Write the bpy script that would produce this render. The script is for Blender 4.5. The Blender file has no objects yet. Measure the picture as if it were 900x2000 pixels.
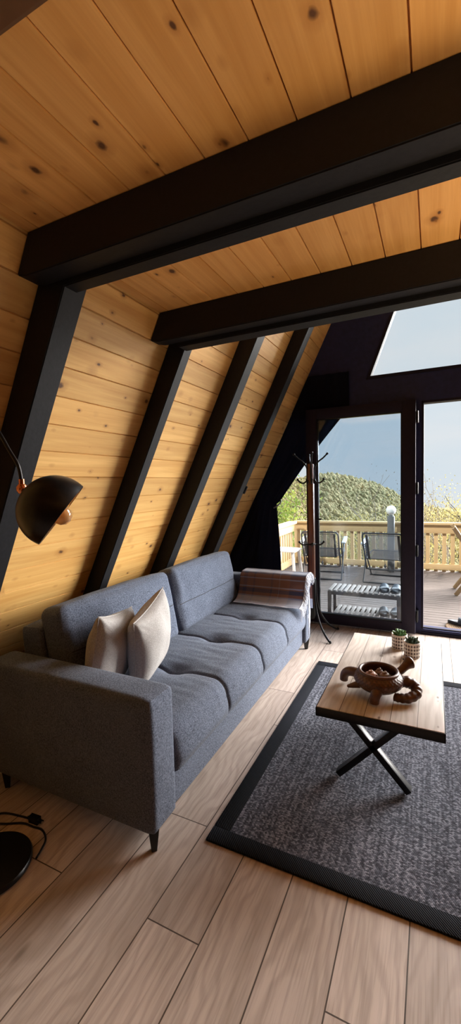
import bpy, bmesh, math, random
from mathutils import Vector, Matrix, Euler
from mathutils.bvhtree import BVHTree
random.seed(7)
PI = math.pi
S = bpy.context.scene
COL = S.collection

# ------------------------------------------------------------------ camera, world, sun, exposure
YAW, PITCH, ROLL, FPX = 0.4521064, 0.0632094, 0.02533563, 817.52
cy, sy, cp, sp, cr, sr = math.cos(YAW), math.sin(YAW), math.cos(PITCH), math.sin(PITCH), math.cos(ROLL), math.sin(ROLL)
fwd = Vector((-sy*cp, cy*cp, -sp)); rgt = Vector((cy, sy, 0)); dwn = fwd.cross(rgt)
r2 = cr*rgt + sr*dwn; d2 = -sr*rgt + cr*dwn
cam = bpy.data.cameras.new('camera'); camo = bpy.data.objects.new('camera', cam); COL.objects.link(camo)
m = Matrix.Identity(4)
for i in range(3):
    m[i][0] = r2[i]; m[i][1] = -d2[i]; m[i][2] = -fwd[i]
m[2][3] = 1.5
camo.matrix_world = m
cam.sensor_fit = 'VERTICAL'; cam.sensor_height = 36; cam.lens = FPX/2000*36
cam.clip_start = 0.02; cam.clip_end = 3000
S.camera = camo

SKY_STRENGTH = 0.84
FILL_AZ, FILL_EL = math.radians(46), math.radians(23)
FILL_DIR = Vector((math.sin(FILL_AZ)*math.cos(FILL_EL), math.cos(FILL_AZ)*math.cos(FILL_EL), math.sin(FILL_EL)))
SKY_FILL = 55.0   # bright sky patch added out of view to the right to light the room
w = bpy.data.worlds.new('sky'); S.world = w; w.use_nodes = True
nt = w.node_tree; nt.nodes.clear()
o = nt.nodes.new('ShaderNodeOutputWorld'); bg = nt.nodes.new('ShaderNodeBackground')
tc = nt.nodes.new('ShaderNodeTexCoord'); mp = nt.nodes.new('ShaderNodeMapping'); mp.inputs['Scale'].default_value = (2.2, 2.2, 9)
ns = nt.nodes.new('ShaderNodeTexNoise'); ns.inputs['Scale'].default_value = 1.6; ns.inputs['Detail'].default_value = 5
cr_ = nt.nodes.new('ShaderNodeValToRGB')
cr_.color_ramp.elements[0].position = .38; cr_.color_ramp.elements[0].color = (.80, .91, .99, 1)
cr_.color_ramp.elements[1].position = .72; cr_.color_ramp.elements[1].color = (.90, .95, .99, 1)
L = nt.links.new
L(tc.outputs['Generated'], mp.inputs['Vector']); L(mp.outputs['Vector'], ns.inputs['Vector']); L(ns.outputs['Fac'], cr_.inputs['Fac'])
vm = nt.nodes.new('ShaderNodeVectorMath'); vm.operation = 'DOT_PRODUCT'; L(tc.outputs['Generated'], vm.inputs[0]); vm.inputs[1].default_value = FILL_DIR
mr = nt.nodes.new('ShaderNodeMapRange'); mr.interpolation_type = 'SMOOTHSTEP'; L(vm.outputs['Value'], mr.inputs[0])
mr.inputs[1].default_value = math.cos(math.radians(36)); mr.inputs[2].default_value = math.cos(math.radians(16)); mr.inputs[3].default_value = SKY_STRENGTH; mr.inputs[4].default_value = SKY_FILL
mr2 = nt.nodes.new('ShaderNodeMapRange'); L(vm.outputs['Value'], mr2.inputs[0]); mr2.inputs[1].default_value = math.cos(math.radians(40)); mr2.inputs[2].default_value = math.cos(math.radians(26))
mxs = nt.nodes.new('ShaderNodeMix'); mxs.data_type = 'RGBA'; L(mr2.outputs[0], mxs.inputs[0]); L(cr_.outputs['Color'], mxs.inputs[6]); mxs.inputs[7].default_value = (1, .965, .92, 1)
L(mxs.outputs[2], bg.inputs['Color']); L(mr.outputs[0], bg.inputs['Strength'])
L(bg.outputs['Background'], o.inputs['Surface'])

sun = bpy.data.lights.new('sun', 'SUN'); sun.energy = 4.6; sun.angle = math.radians(1.5); sun.color = (1, .93, .80)
suno = bpy.data.objects.new('sun', sun); COL.objects.link(suno)
SUN_FROM = Vector((-math.sin(math.radians(38))*math.cos(math.radians(42)), -math.cos(math.radians(38))*math.cos(math.radians(42)), math.sin(math.radians(42))))
suno.rotation_euler = SUN_FROM.to_track_quat('Z', 'Y').to_euler(); suno.location = SUN_FROM*40

# added warm spots out of view that brighten the ceiling, no lamp stands there
for ux, uy, ue in ((1.0, .15, 58), (1.3, 1.57, 140)):
    up = bpy.data.lights.new('ceiling_fill', 'SPOT'); up.energy = ue; up.color = (1, .74, .45); up.spot_size = math.radians(150); up.spot_blend = .8; up.shadow_soft_size = .45
    upo = bpy.data.objects.new('ceiling_fill', up); COL.objects.link(upo); upo.location = (ux, uy, 1.15); upo.rotation_euler = (PI, 0, 0)

S.view_settings.view_transform = 'Standard'; S.view_settings.look = 'None'
S.view_settings.exposure = 0.0; S.view_settings.gamma = 1.0; S.view_settings.use_curve_mapping = False
S.cycles.use_denoising = True
S.cycles.max_bounces = 16; S.cycles.diffuse_bounces = 10; S.cycles.transparent_max_bounces = 16
S.cycles.sample_clamp_indirect = 8

# ------------------------------------------------------------------ object helpers
ROOTM = {}
def link(o): COL.objects.link(o); return o
def tag(o, label, cat, group=None):
    o['label'] = label; o['category'] = cat
    if group: o['group'] = group
    return o
def thing(name, label, cat, loc=(0, 0, 0), rot=(0, 0, 0), group=None):
    o = bpy.data.objects.new(name, None); link(o)
    o.empty_display_size = .05
    o.location = loc; o.rotation_euler = rot
    ROOTM[o.name] = Matrix.Translation(Vector(loc)) @ Euler(rot).to_matrix().to_4x4()
    return tag(o, label, cat, group)
def rootm(p):
    while p.parent: p = p.parent
    return ROOTM.get(p.name, Matrix.Identity(4))
def mesh(name, bm, mat, parent=None, world=True, loc=None, smooth=True, label=None, angle=40):
    """one mesh object; bm is in world metres (world=True) or already local to the thing's root"""
    if parent is not None and world:
        bm.transform(rootm(parent).inverted())
    if parent is None and loc is not None and world:
        bm.transform(Matrix.Translation(-Vector(loc)))
    bmesh.ops.recalc_face_normals(bm, faces=bm.faces)
    for f in bm.faces: f.smooth = smooth
    if smooth:
        a = math.radians(angle)
        for e in bm.edges:
            if len(e.link_faces) == 2 and e.calc_face_angle(0) > a: e.smooth = False
    me = bpy.data.meshes.new(name); bm.to_mesh(me); bm.free()
    if mat is not None: me.materials.append(mat)
    o = link(bpy.data.objects.new(name, me))
    if parent is not None: o.parent = parent
    elif loc is not None:
        o.location = loc; ROOTM[o.name] = Matrix.Translation(Vector(loc))
    if label: o['label'] = label
    return o
def struct(name, bm, mat, parent=None, loc=None, smooth=False):
    o = mesh(name, bm, mat, parent, loc=loc, smooth=smooth)
    if parent is None: o['kind'] = 'structure'
    return o
def dup(root, loc, rot, label, group=None, cat=None):
    r = root.copy(); link(r); r.location = loc; r.rotation_euler = rot; r['label'] = label
    if group: r['group'] = group
    for ch in list(root.children):
        c = ch.copy(); link(c); c.parent = r
        for g in list(ch.children):
            d = g.copy(); link(d); d.parent = c
    return r

# ------------------------------------------------------------------ shape helpers
def B(): return bmesh.new()
def box(bm, lo, hi, bev=0.0, seg=2, M=None):
    r = bmesh.ops.create_cube(bm, size=1)
    vs = r['verts']
    c = [(a+b)/2 for a, b in zip(lo, hi)]; s = [abs(b-a) for a, b in zip(lo, hi)]
    for v in vs: v.co = Vector((c[0]+v.co.x*s[0], c[1]+v.co.y*s[1], c[2]+v.co.z*s[2]))
    if M is not None:
        for v in vs: v.co = M @ v.co
    if bev > 0:
        es = list({e for v in vs for e in v.link_edges})
        bmesh.ops.bevel(bm, geom=es, offset=bev, segments=seg, affect='EDGES', profile=.5, clamp_overlap=True)
    return bm
def beam(bm, p, q, wid, dep, up=(0, 0, 1), bev=0.0):
    """rectangular bar from p to q"""
    p = Vector(p); q = Vector(q); z = (q-p); l = z.length; z.normalize()
    x = Vector(up).cross(z)
    if x.length < 1e-4: x = Vector((1, 0, 0)).cross(z)
    x.normalize(); y = z.cross(x)
    M = Matrix.Identity(4)
    for i in range(3): M[i][0] = x[i]; M[i][1] = y[i]; M[i][2] = z[i]; M[i][3] = p[i]
    return box(bm, (-wid/2, -dep/2, 0), (wid/2, dep/2, l), bev, 2, M)
def smoothpath(pts, n=6):
    pts = [Vector(p) for p in pts]; out = []
    for i in range(len(pts)-1):
        p0 = pts[max(i-1, 0)]; p1 = pts[i]; p2 = pts[i+1]; p3 = pts[min(i+2, len(pts)-1)]
        for k in range(n):
            t = k/n
            out.append(.5*((2*p1)+(p2-p0)*t+(2*p0-5*p1+4*p2-p3)*t*t+(3*p1-p0-3*p2+p3)*t**3))
    out.append(pts[-1]); return out
def tube(bm, pts, r, n=10, closed=False, caps=True):
    pts = [Vector(p) for p in pts]; N = len(pts)
    rad = r if callable(r) else (lambda t: r)
    rings = []; prev = None
    for i, p in enumerate(pts):
        if closed: t = (pts[(i+1) % N]-pts[i-1])
        else: t = pts[min(i+1, N-1)]-pts[max(i-1, 0)]
        t.normalize()
        if prev is None:
            a = Vector((0, 0, 1)) if abs(t.z) < .9 else Vector((1, 0, 0))
            x = a.cross(t).normalized()
        else:
            x = prev - t*prev.dot(t)
            if x.length < 1e-6: x = Vector((1, 0, 0)).cross(t)
            x.normalize()
        prev = x; y = t.cross(x)
        rr = rad(i/max(N-1, 1))
        rings.append([bm.verts.new(p+(x*math.cos(2*PI*k/n)+y*math.sin(2*PI*k/n))*rr) for k in range(n)])
    for i in range(N if closed else N-1):
        a = rings[i]; b = rings[(i+1) % N]
        for k in range(n): bm.faces.new((a[k], a[(k+1) % n], b[(k+1) % n], b[k]))
    if caps and not closed:
        bm.faces.new(rings[0][::-1]); bm.faces.new(rings[-1])
    return bm
def lathe(bm, prof, c=(0, 0, 0), n=32, M=None):
    """prof: list of (r, z); closed automatically at r == 0"""
    c = Vector(c); rings = []
    for r, z in prof:
        if r < 1e-6: rings.append([bm.verts.new(c+Vector((0, 0, z)))])
        else: rings.append([bm.verts.new(c+Vector((r*math.cos(2*PI*k/n), r*math.sin(2*PI*k/n), z))) for k in range(n)])
    for a, b in zip(rings[:-1], rings[1:]):
        for k in range(n):
            k2 = (k+1) % n
            if len(a) == 1 and len(b) == 1: continue
            if len(a) == 1: bm.faces.new((a[0], b[k2], b[k]))
            elif len(b) == 1: bm.faces.new((a[k], a[k2], b[0]))
            else: bm.faces.new((a[k], a[k2], b[k2], b[k]))
    if M is not None:
        for rg in rings:
            for v in rg: v.co = M @ v.co
    return bm
def prism(bm, poly, y0, y1, axes='xz'):
    """extrude a polygon given in (x,z) from y0 to y1"""
    f = {'xz': lambda a, b, c: (a, c, b), 'yz': lambda a, b, c: (c, a, b), 'xy': lambda a, b, c: (a, b, c)}[axes]
    A = [bm.verts.new(f(a, b, y0)) for a, b in poly]; Bq = [bm.verts.new(f(a, b, y1)) for a, b in poly]
    n = len(poly)
    bm.faces.new(A); bm.faces.new(Bq[::-1])
    for i in range(n): bm.faces.new((A[i], Bq[i], Bq[(i+1) % n], A[(i+1) % n]))
    return bm
def grid(bm, fn, nu, nv, closeu=False, uvname=None):
    vs = [[bm.verts.new(fn(i/(nu if closeu else nu-1), j/(nv-1))) for j in range(nv)] for i in range(nu)]
    uv = bm.loops.layers.uv.new('UVMap') if uvname else None
    for i in range(nu if closeu else nu-1):
        for j in range(nv-1):
            i2 = (i+1) % nu
            f = bm.faces.new((vs[i][j], vs[i2][j], vs[i2][j+1], vs[i][j+1]))
            if uv:
                for lp, (a, b) in zip(f.loops, ((i, j), (i+1, j), (i+1, j+1), (i, j+1))):
                    lp[uv].uv = (a/(nu-1), b/(nv-1))
    return bm
def rbox(bm, half, r, n=14, puff=(0, 0, 0), M=None, wob=0.0, seed=0):
    """upholstery block: rounded box with bulging faces"""
    import mathutils.noise as mn
    hx, hy, hz = half
    t = bmesh.ops.create_cube(bm, size=2); vs = t['verts']
    es = list({e for v in vs for e in v.link_edges})
    bmesh.ops.subdivide_edges(bm, edges=es, cuts=n, use_grid_fill=True)
    allv = list(bm.verts)   # rbox always starts from an empty bmesh
    def warp(a, h):   # concentrate samples near the rounded borders
        return math.copysign(abs(a)**.62, a)
    for v in allv:
        u = [warp(v.co[k], half[k]) for k in range(3)]
        p = Vector((u[0]*hx, u[1]*hy, u[2]*hz))
        q = Vector([max(-(half[k]-r), min(half[k]-r, p[k])) for k in range(3)])
        d = p-q
        if d.length > 1e-9: p = q+d.normalized()*r
        w_ = [1-abs(u[k])**2 for k in range(3)]
        p.x += puff[0]*u[0]*w_[1]*w_[2]; p.y += puff[1]*u[1]*w_[0]*w_[2]; p.z += puff[2]*u[2]*w_[0]*w_[1]
        if wob:
            s = mn.noise_vector(p*9+Vector((seed*3.1, seed, 0)))
            p += s*wob
        v.co = M @ p if M is not None else p
    return bm
def TR(loc=(0, 0, 0), rot=(0, 0, 0)):
    return Matrix.Translation(Vector(loc)) @ Euler(rot).to_matrix().to_4x4()

# ------------------------------------------------------------------ material helpers
class N:
    def __init__(s, name):
        s.m = bpy.data.materials.new(name); s.m.use_nodes = True
        s.t = s.m.node_tree; s.t.nodes.clear()
        s.out = s.t.nodes.new('ShaderNodeOutputMaterial'); s.b = s.n('ShaderNodeBsdfPrincipled')
        s.l(s.b.outputs[0], s.out.inputs[0]); s._tc = None
    def n(s, typ, **kw):
        x = s.t.nodes.new(typ)
        for k, v in kw.items(): setattr(x, k, v)
        return x
    def l(s, a, b): s.t.links.new(a, b)
    def tc(s, which='Object'):
        if s._tc is None: s._tc = s.n('ShaderNodeTexCoord')
        return s._tc.outputs[which]
    def set(s, sock, v):
        if hasattr(v, 'is_output'): s.l(v, sock)
        elif isinstance(v, (tuple, list)) and len(v) == 3 and sock.type == 'RGBA': sock.default_value = (*v, 1)
        else: sock.default_value = v
    def math(s, op, a, b=None, c=None):
        x = s.n('ShaderNodeMath', operation=op)
        for k, v in enumerate((a, b, c)):
            if v is not None: s.set(x.inputs[k], v)
        return x.outputs[0]
    def sep(s, v):
        x = s.n('ShaderNodeSeparateXYZ'); s.l(v, x.inputs[0]); return x.outputs
    def comb(s, a, b, c):
        x = s.n('ShaderNodeCombineXYZ')
        for k, v in enumerate((a, b, c)): s.set(x.inputs[k], v)
        return x.outputs[0]
    def map(s, v, scale=(1, 1, 1), loc=(0, 0, 0), rot=(0, 0, 0)):
        x = s.n('ShaderNodeMapping'); s.l(v, x.inputs[0])
        x.inputs['Scale'].default_value = scale; x.inputs['Location'].default_value = loc; x.inputs['Rotation'].default_value = rot
        return x.outputs[0]
    def noise(s, v, scale, detail=3, rough=.5, dist=0):
        x = s.n('ShaderNodeTexNoise'); s.l(v, x.inputs['Vector']); x.inputs['Scale'].default_value = scale
        x.inputs['Detail'].default_value = detail; x.inputs['Roughness'].default_value = rough; x.inputs['Distortion'].default_value = dist
        return x.outputs['Fac']
    def white(s, v, dim='1D'):
        x = s.n('ShaderNodeTexWhiteNoise', noise_dimensions=dim)
        s.l(v, x.inputs['W'] if dim == '1D' else x.inputs['Vector']); return x.outputs['Value']
    def ramp(s, f, *stops):
        x = s.n('ShaderNodeValToRGB'); e = x.color_ramp.elements
        while len(e) < len(stops): e.new(.5)
        for k, (p, c) in enumerate(stops): e[k].position = p; e[k].color = (*c, 1)
        s.l(f, x.inputs[0]); return x.outputs[0]
    def rng(s, f, a, b, c=0, d=1):
        x = s.n('ShaderNodeMapRange'); s.l(f, x.inputs[0])
        for k, v in zip((1, 2, 3, 4), (a, b, c, d)): x.inputs[k].default_value = v
        return x.outputs[0]
    def mix(s, f, a, b, mode='MIX'):
        x = s.n('ShaderNodeMix', data_type='RGBA', blend_type=mode)
        s.set(x.inputs[0], f); s.set(x.inputs[6], a); s.set(x.inputs[7], b); return x.outputs[2]
    def bump(s, h, strength=.3, dist=.01):
        x = s.n('ShaderNodeBump'); s.l(h, x.inputs['Height']); x.inputs['Strength'].default_value = strength; x.inputs['Distance'].default_value = dist
        s.l(x.outputs[0], s.b.inputs['Normal'])
    def fin(s, col=None, rough=.5, metal=0, spec=.5):
        if col is not None: s.set(s.b.inputs['Base Color'], col)
        s.set(s.b.inputs['Roughness'], rough); s.set(s.b.inputs['Metallic'], metal); s.b.inputs['Specular IOR Level'].default_value = spec
        return s.m

def plain(name, col, rough=.5, metal=0, var=.12, scale=30, bump=.05, spec=.5):
    k = N(name); f = k.noise(k.tc(), scale, 4)
    c = k.mix(k.rng(f, .3, .7), tuple(x*(1-var) for x in col), tuple(min(1, x*(1+var)) for x in col))
    if bump: k.bump(f, bump, .004)
    return k.fin(c, rough, metal, spec)

def pine(name, across, width, phase, c0=(.70, .425, .145), c1=(.54, .285, .078), knot=(.10, .042, .016), rough=.55):
    """knotty pine boards: boards run along Y, `across` is the local axis that counts boards"""
    k = N(name); X = k.sep(k.tc()); U = X[across]; V = X[1]
    bi = k.math('FLOOR', k.math('DIVIDE', k.math('SUBTRACT', U, phase), width))
    rv = k.white(bi)
    off = k.math('MULTIPLY', rv, 17.0)
    Vo = k.math('ADD', V, off)
    g = k.noise(k.comb(k.math('MULTIPLY', U, 26), k.math('MULTIPLY', Vo, 1.1), bi), 1.0, 4, .55, .6)
    fine = k.noise(k.comb(k.math('MULTIPLY', U, 160), k.math('MULTIPLY', Vo, 5), bi), 1.0, 2)
    blot = k.noise(k.comb(k.math('MULTIPLY', U, 4), k.math('MULTIPLY', Vo, 2.2), 0.), 1.0, 2)
    c = k.mix(k.rng(g, .35, .72), c0, c1)
    c = k.mix(k.math('MULTIPLY', k.rng(fine, .4, .8), .25), c, (c1[0]*.8, c1[1]*.75, c1[2]*.7))
    c = k.mix(k.math('MULTIPLY', k.rng(blot, .45, .75), .35), c, (c0[0]*.82, c0[1]*.70, c0[2]*.55))
    # per board value
    hs = k.n('ShaderNodeHueSaturation'); k.l(c, hs.inputs['Color']); k.l(k.rng(rv, 0, 1, .86, 1.1), hs.inputs['Value']); c = hs.outputs[0]
    # knots of two sizes
    for cu, cv, thr, prob, sd in ((.115, .16, .15, .66, 3.1), (.06, .10, .13, .36, 9.7)):
        vo = k.n('ShaderNodeTexVoronoi'); vo.inputs['Scale'].default_value = 1
        wv = k.noise(k.comb(k.math('MULTIPLY', U, 40), k.math('MULTIPLY', V, 30), 0.), 1.0, 2)
        k.l(k.comb(k.math('ADD', k.math('DIVIDE', U, cu), k.math('MULTIPLY', wv, .12)), k.math('ADD', k.math('DIVIDE', V, cv), k.math('MULTIPLY', wv, .1)), sd), vo.inputs['Vector'])
        cs = k.n('ShaderNodeSeparateColor'); k.l(vo.outputs['Color'], cs.inputs[0])
        size = k.rng(cs.outputs[1], 0, 1, thr*.45, thr)
        on = k.math('LESS_THAN', cs.outputs[0], prob)
        d = k.math('DIVIDE', vo.outputs['Distance'], size)
        core = k.math('MULTIPLY', k.rng(d, .55, 1.05, 1, 0), on)
        halo = k.math('MULTIPLY', k.rng(d, .9, 2.4, .5, 0), on)
        c = k.mix(halo, c, (c1[0]*.62, c1[1]*.52, c1[2]*.42))
        c = k.mix(core, c, knot)
    k.bump(g, .08, .003)
    return k.fin(c, rough, 0, .35)

def fabric(name, c0, c1, scale=260, rough=.95, bump=.35, sheen=.25, streak=(1, 1, 3)):
    k = N(name)
    a = k.noise(k.map(k.tc(), streak), scale, 2, .7); b2 = k.noise(k.map(k.tc(), (streak[2], streak[1], streak[0])), scale*.8, 2, .7)
    big = k.noise(k.tc(), 9, 3)
    f = k.math('MULTIPLY', k.math('ADD', a, b2), .5)
    c = k.mix(k.rng(f, .38, .62), c0, c1)
    c = k.mix(k.math('MULTIPLY', k.rng(big, .35, .7), .18), c, c1)
    k.bump(f, bump, .004)
    k.b.inputs['Sheen Weight'].default_value = sheen; k.b.inputs['Sheen Roughness'].default_value = .5
    return k.fin(c, rough, 0, .2)

def laminate(name):
    k = N(name); X = k.sep(k.tc()); U, V = X[0], X[1]
    W, LEN = .2067, 1.29
    ru = k.math('DIVIDE', k.math('ADD', U, .065), W); row = k.math('FLOOR', ru)
    sh = k.math('SUBTRACT', 1.09, k.math('MULTIPLY', k.math('ADD', row, 4), .43))
    cv = k.math('DIVIDE', k.math('SUBTRACT', V, sh), LEN); cell = k.math('FLOOR', cv)
    idn = k.math('ADD', k.math('MULTIPLY', row, 13.7), k.math('MULTIPLY', cell, 5.3)); rv = k.white(idn)
    o2 = k.math('MULTIPLY', rv, 31.0)
    fu = k.math('FRACT', ru)
    warp = k.noise(k.comb(k.math('MULTIPLY', U, 3.5), k.math('ADD', k.math('MULTIPLY', V, 1.6), o2), 0.), 1.0, 3, .5)
    rings = k.math('SINE', k.math('MULTIPLY', k.math('ADD', k.math('MULTIPLY', fu, .55), warp), 46))
    fine = k.noise(k.comb(k.math('MULTIPLY', U, 120), k.math('ADD', k.math('MULTIPLY', V, 4), o2), 0.), 1.0, 3, .6)
    bl = k.noise(k.comb(k.math('MULTIPLY', U, 7), k.math('ADD', k.math('MULTIPLY', V, 1.5), o2), 0.), 1.0, 3)
    c = k.mix(k.rng(bl, .3, .7), (.50, .415, .37), (.37, .30, .262))
    c = k.mix(k.math('MULTIPLY', k.rng(rings, -.2, 1), .42), c, (.26, .20, .165))
    c = k.mix(k.math('MULTIPLY', k.rng(fine, .45, .75), .45), c, (.15, .112, .09))
    vo = k.n('ShaderNodeTexVoronoi'); vo.inputs['Scale'].default_value = 1
    k.l(k.comb(k.math('DIVIDE', U, .21), k.math('DIVIDE', V, .62), 2.2), vo.inputs['Vector'])
    cs = k.n('ShaderNodeSeparateColor'); k.l(vo.outputs['Color'], cs.inputs[0])
    kn = k.math('MULTIPLY', k.rng(vo.outputs['Distance'], .02, .085, .8, 0), k.math('LESS_THAN', cs.outputs[0], .38))
    c = k.mix(kn, c, (.10, .07, .05))
    hs = k.n('ShaderNodeHueSaturation'); k.l(c, hs.inputs['Color']); k.l(k.rng(rv, 0, 1, .86, 1.12), hs.inputs['Value']); c = hs.outputs[0]
    e1 = k.math('MULTIPLY', k.math('ABSOLUTE', k.math('SUBTRACT', fu, .5)), 2)
    e2 = k.math('MULTIPLY', k.math('ABSOLUTE', k.math('SUBTRACT', k.math('FRACT', cv), .5)), 2)
    g = k.math('MAXIMUM', k.math('GREATER_THAN', e1, .978), k.math('GREATER_THAN', e2, .9965))
    c = k.mix(g, c, (.045, .030, .022))
    k.bump(k.math('SUBTRACT', k.math('MULTIPLY', fine, .3), g), .18, .002)
    return k.fin(c, k.rng(fine, .3, .8, .38, .52), 0, .5)

def glass(name, tint, gloss=.05):
    k = N(name); k.t.nodes.remove(k.b)
    tr = k.n('ShaderNodeBsdfTransparent'); tr.inputs[0].default_value = (*tint, 1)
    gl = k.n('ShaderNodeBsdfGlossy'); gl.inputs['Roughness'].default_value = .02
    fr = k.n('ShaderNodeFresnel'); fr.inputs[0].default_value = 1.45
    mx = k.n('ShaderNodeMixShader'); k.l(k.math('MULTIPLY', fr.outputs[0], gloss/.04), mx.inputs[0])
    k.l(tr.outputs[0], mx.inputs[1]); k.l(gl.outputs[0], mx.inputs[2]); k.l(mx.outputs[0], k.out.inputs[0])
    return k.m

SL = 0.49761; X0 = -2.5096; XC = 0.9           # A-frame slope dx/dz, left foot, ridge line
PW = .1205*math.hypot(1, SL)                   # wall board width along the slope
M_WALL = pine('pine_wall', 0, PW, 0)
M_CEIL = pine('pine_ceiling', 0, .1338, -.049, c0=(.74, .41, .14), c1=(.60, .30, .085))
M_BLACK = plain('black_painted_wood', (.0075, .0075, .0095), .6, var=.25, scale=60, bump=.12, spec=.25)
M_GABLE = plain('black_gable_glare_tint', (.020, .025, .078), .6, var=.15, scale=25, bump=.04, spec=.25)  # black wall, with the blue cast of lens glare mixed into its colour
M_FRAME = plain('dark_anodised_frame', (.016, .013, .024), .6, var=.1, scale=40, bump=.02, spec=.15)
M_STEEL = plain('grey_steel', (.35, .35, .37), .3, .9, var=.08, scale=60)
M_BLKMET = plain('black_metal', (.012, .012, .013), .32, .6, var=.2, scale=80, bump=.02)
M_BROWN = plain('stained_brown_board', (.085, .038, .014), .6, var=.3, scale=12, bump=.1)
M_FLOOR = laminate('oak_laminate')
M_SOFA = fabric('charcoal_sofa_weave', (.015, .019, .032), (.128, .150, .205), 165, bump=.5, sheen=.06)
M_SEAM = plain('dark_seam_thread', (.012, .012, .014), .9)
M_CREAM = fabric('cream_cushion_weave', (.25, .235, .225), (.40, .385, .375), 160, sheen=.05, bump=.4)
M_CLEAR = glass('clear_pane', (.98, .985, .985), .04)
M_TINT = glass('tinted_pane', (.80, .87, .93), .04)
M_CURT = fabric('black_curtain_cloth', (.005, .006, .012), (.014, .016, .032), 200, sheen=.05, bump=.15)

# ------------------------------------------------------------------ the room shell
def wx(z, d=0.0):   # x of the left roof-wall plane at height z, d metres off it into the room
    return X0 + SL*z + d*math.hypot(1, SL)
ZTOP = (XC-X0)/SL
Y_BACK, Y_GAB = -3.4, 4.43
def slope_wall(name, mirror):
    # local frame: x up the slope, y along the house, z into the room
    l = math.hypot(1, SL); u = Vector((SL, 0, 1))/l; n = Vector((1, 0, -SL))/l
    bm = B(); prof = [(-.25, -.10)]; z0 = -.25/l
    top = (ZTOP)*l
    k = -2
    while True:
        a = k*PW
        if a > top: break
        if a > -.25:
            prof += [(a-.0034, 0), (a-.001, -.009), (a+.001, -.009), (a+.0034, 0)]
        k += 1
    prof = [(-.25, -.10), (-.25, 0)] + [p for p in prof[1:] if -.24 < p[0] < top-.01] + [(top, 0), (top, -.10)]
    A = [bm.verts.new((a, Y_BACK-.1, b)) for a, b in prof]; C2 = [bm.verts.new((a, Y_GAB+.16, b)) for a, b in prof]
    bm.faces.new(A); bm.faces.new(C2[::-1])
    for i in range(len(prof)): bm.faces.new((A[i], C2[i], C2[(i+1) % len(prof)], A[(i+1) % len(prof)]))
    bmesh.ops.recalc_face_normals(bm, faces=bm.faces)
    me = bpy.data.meshes.new(name); bm.to_mesh(me); bm.free(); me.materials.append(M_WALL)
    o = link(bpy.data.objects.new(name, me)); o['kind'] = 'structure'
    if not mirror:
        Mx = Matrix(((u.x, 0, n.x, X0), (0, 1, 0, 0), (u.z, 0, n.z, 0), (0, 0, 0, 1)))
    else:
        Mx = Matrix(((-u.x, 0, -n.x, 2*XC-X0), (0, 1, 0, 0), (u.z, 0, n.z, 0), (0, 0, 0, 1)))
    o.matrix_world = Mx
    return o
slope_wall('wall_left', False); slope_wall('wall_right', True)

bm = B(); box(bm, (X0-.05, Y_BACK, -.12), (2*XC-X0+.05, Y_GAB+.02, 0)); struct('floor', bm, M_FLOOR)

CZ = 2.42; CY1 = 2.03
def ceiling():
    bm = B(); xa = wx(CZ)+.002; xb = 2*XC-xa
    prof = [(xa-.0, CZ+.14), (xa, CZ)]
    k = math.ceil((xa+.049)/.1338)
    while -.049+k*.1338 < xb-.01:
        a = -.049+k*.1338
        prof += [(a-.0028, CZ), (a-.001, CZ+.010), (a+.001, CZ+.010), (a+.0028, CZ)]; k += 1
    prof += [(xb, CZ), (xb, CZ+.14)]
    prism(bm, prof, Y_BACK, CY1); struct('ceiling', bm, M_CEIL)
ceiling()

bm = B(); prism(bm, [(X0, 0), (2*XC-X0, 0), (XC, ZTOP)], Y_BACK-.1, Y_BACK); struct('wall_back', bm, M_BROWN)

def gable():
    bm = B(); y0, y1 = Y_GAB, Y_GAB+.12
    def both(poly):
        prism(bm, poly, y0, y1); prism(bm, [(2*XC-x, z) for x, z in poly][::-1], y0, y1)
    # header over the doors
    prism(bm, [(wx(2.256), 2.256), (2*XC-wx(2.256), 2.256), (2*XC-wx(2.52), 2.52), (wx(2.52), 2.52)], y0, y1)
    both([(wx(2.52), 2.52), (-.61, 2.52), (.35, 5.05), (wx(5.05), 5.05)])
    prism(bm, [(wx(5.05), 5.05), (2*XC-wx(5.05), 5.05), (XC, ZTOP)], y0, y1)
    prism(bm, [(wx(-.12), -.12), (2*XC-wx(-.12), -.12), (2*XC-wx(.05), .05), (wx(.05), .05)], y0, y1)
    both([(wx(.05), .05), (-1.80, .05), (-1.80, (-1.80-X0)/SL)])
    both([(-.16, .05), (-.105, .05), (-.105, 2.256), (-.16, 2.256)])
    return bm
struct('wall_front', gable(), M_GABLE)

# upper gable window: sloping frame, pane
def win_frame(poly, wd, y0, y1):
    bm = B(); n = len(poly); c = Vector((sum(p[0] for p in poly)/n, sum(p[1] for p in poly)/n))
    P = [Vector(p) for p in poly]; inn = []
    for i in range(n):
        a, b, d = P[i-1], P[i], P[(i+1) % n]
        e1 = (b-a).normalized(); e2 = (d-b).normalized()
        n1 = Vector((-e1.y, e1.x)); n2 = Vector((-e2.y, e2.x))
        if n1.dot(c-b) < 0: n1 = -n1; n2 = -n2
        k = wd/(1+n1.dot(n2)); inn.append(b+(n1+n2)*k)
    for i in range(n):
        j = (i+1) % n
        prism(bm, [tuple(P[i]), tuple(P[j]), tuple(inn[j]), tuple(inn[i])], y0, y1)
    return bm, [tuple(q) for q in inn]
pu = [(-.61, 2.52), (2*XC+.61, 2.52), (2*XC-.35, 5.05), (.35, 5.05)]
bm, inn = win_frame([(x*.999+.001, z) for x, z in pu], .028, Y_GAB-.012, Y_GAB+.09)
w1 = struct('window_1', bm, M_FRAME)
bm = B(); prism(bm, inn, Y_GAB+.045, Y_GAB+.053); mesh('glass_pane', bm, M_CLEAR, w1, smooth=False)
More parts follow.
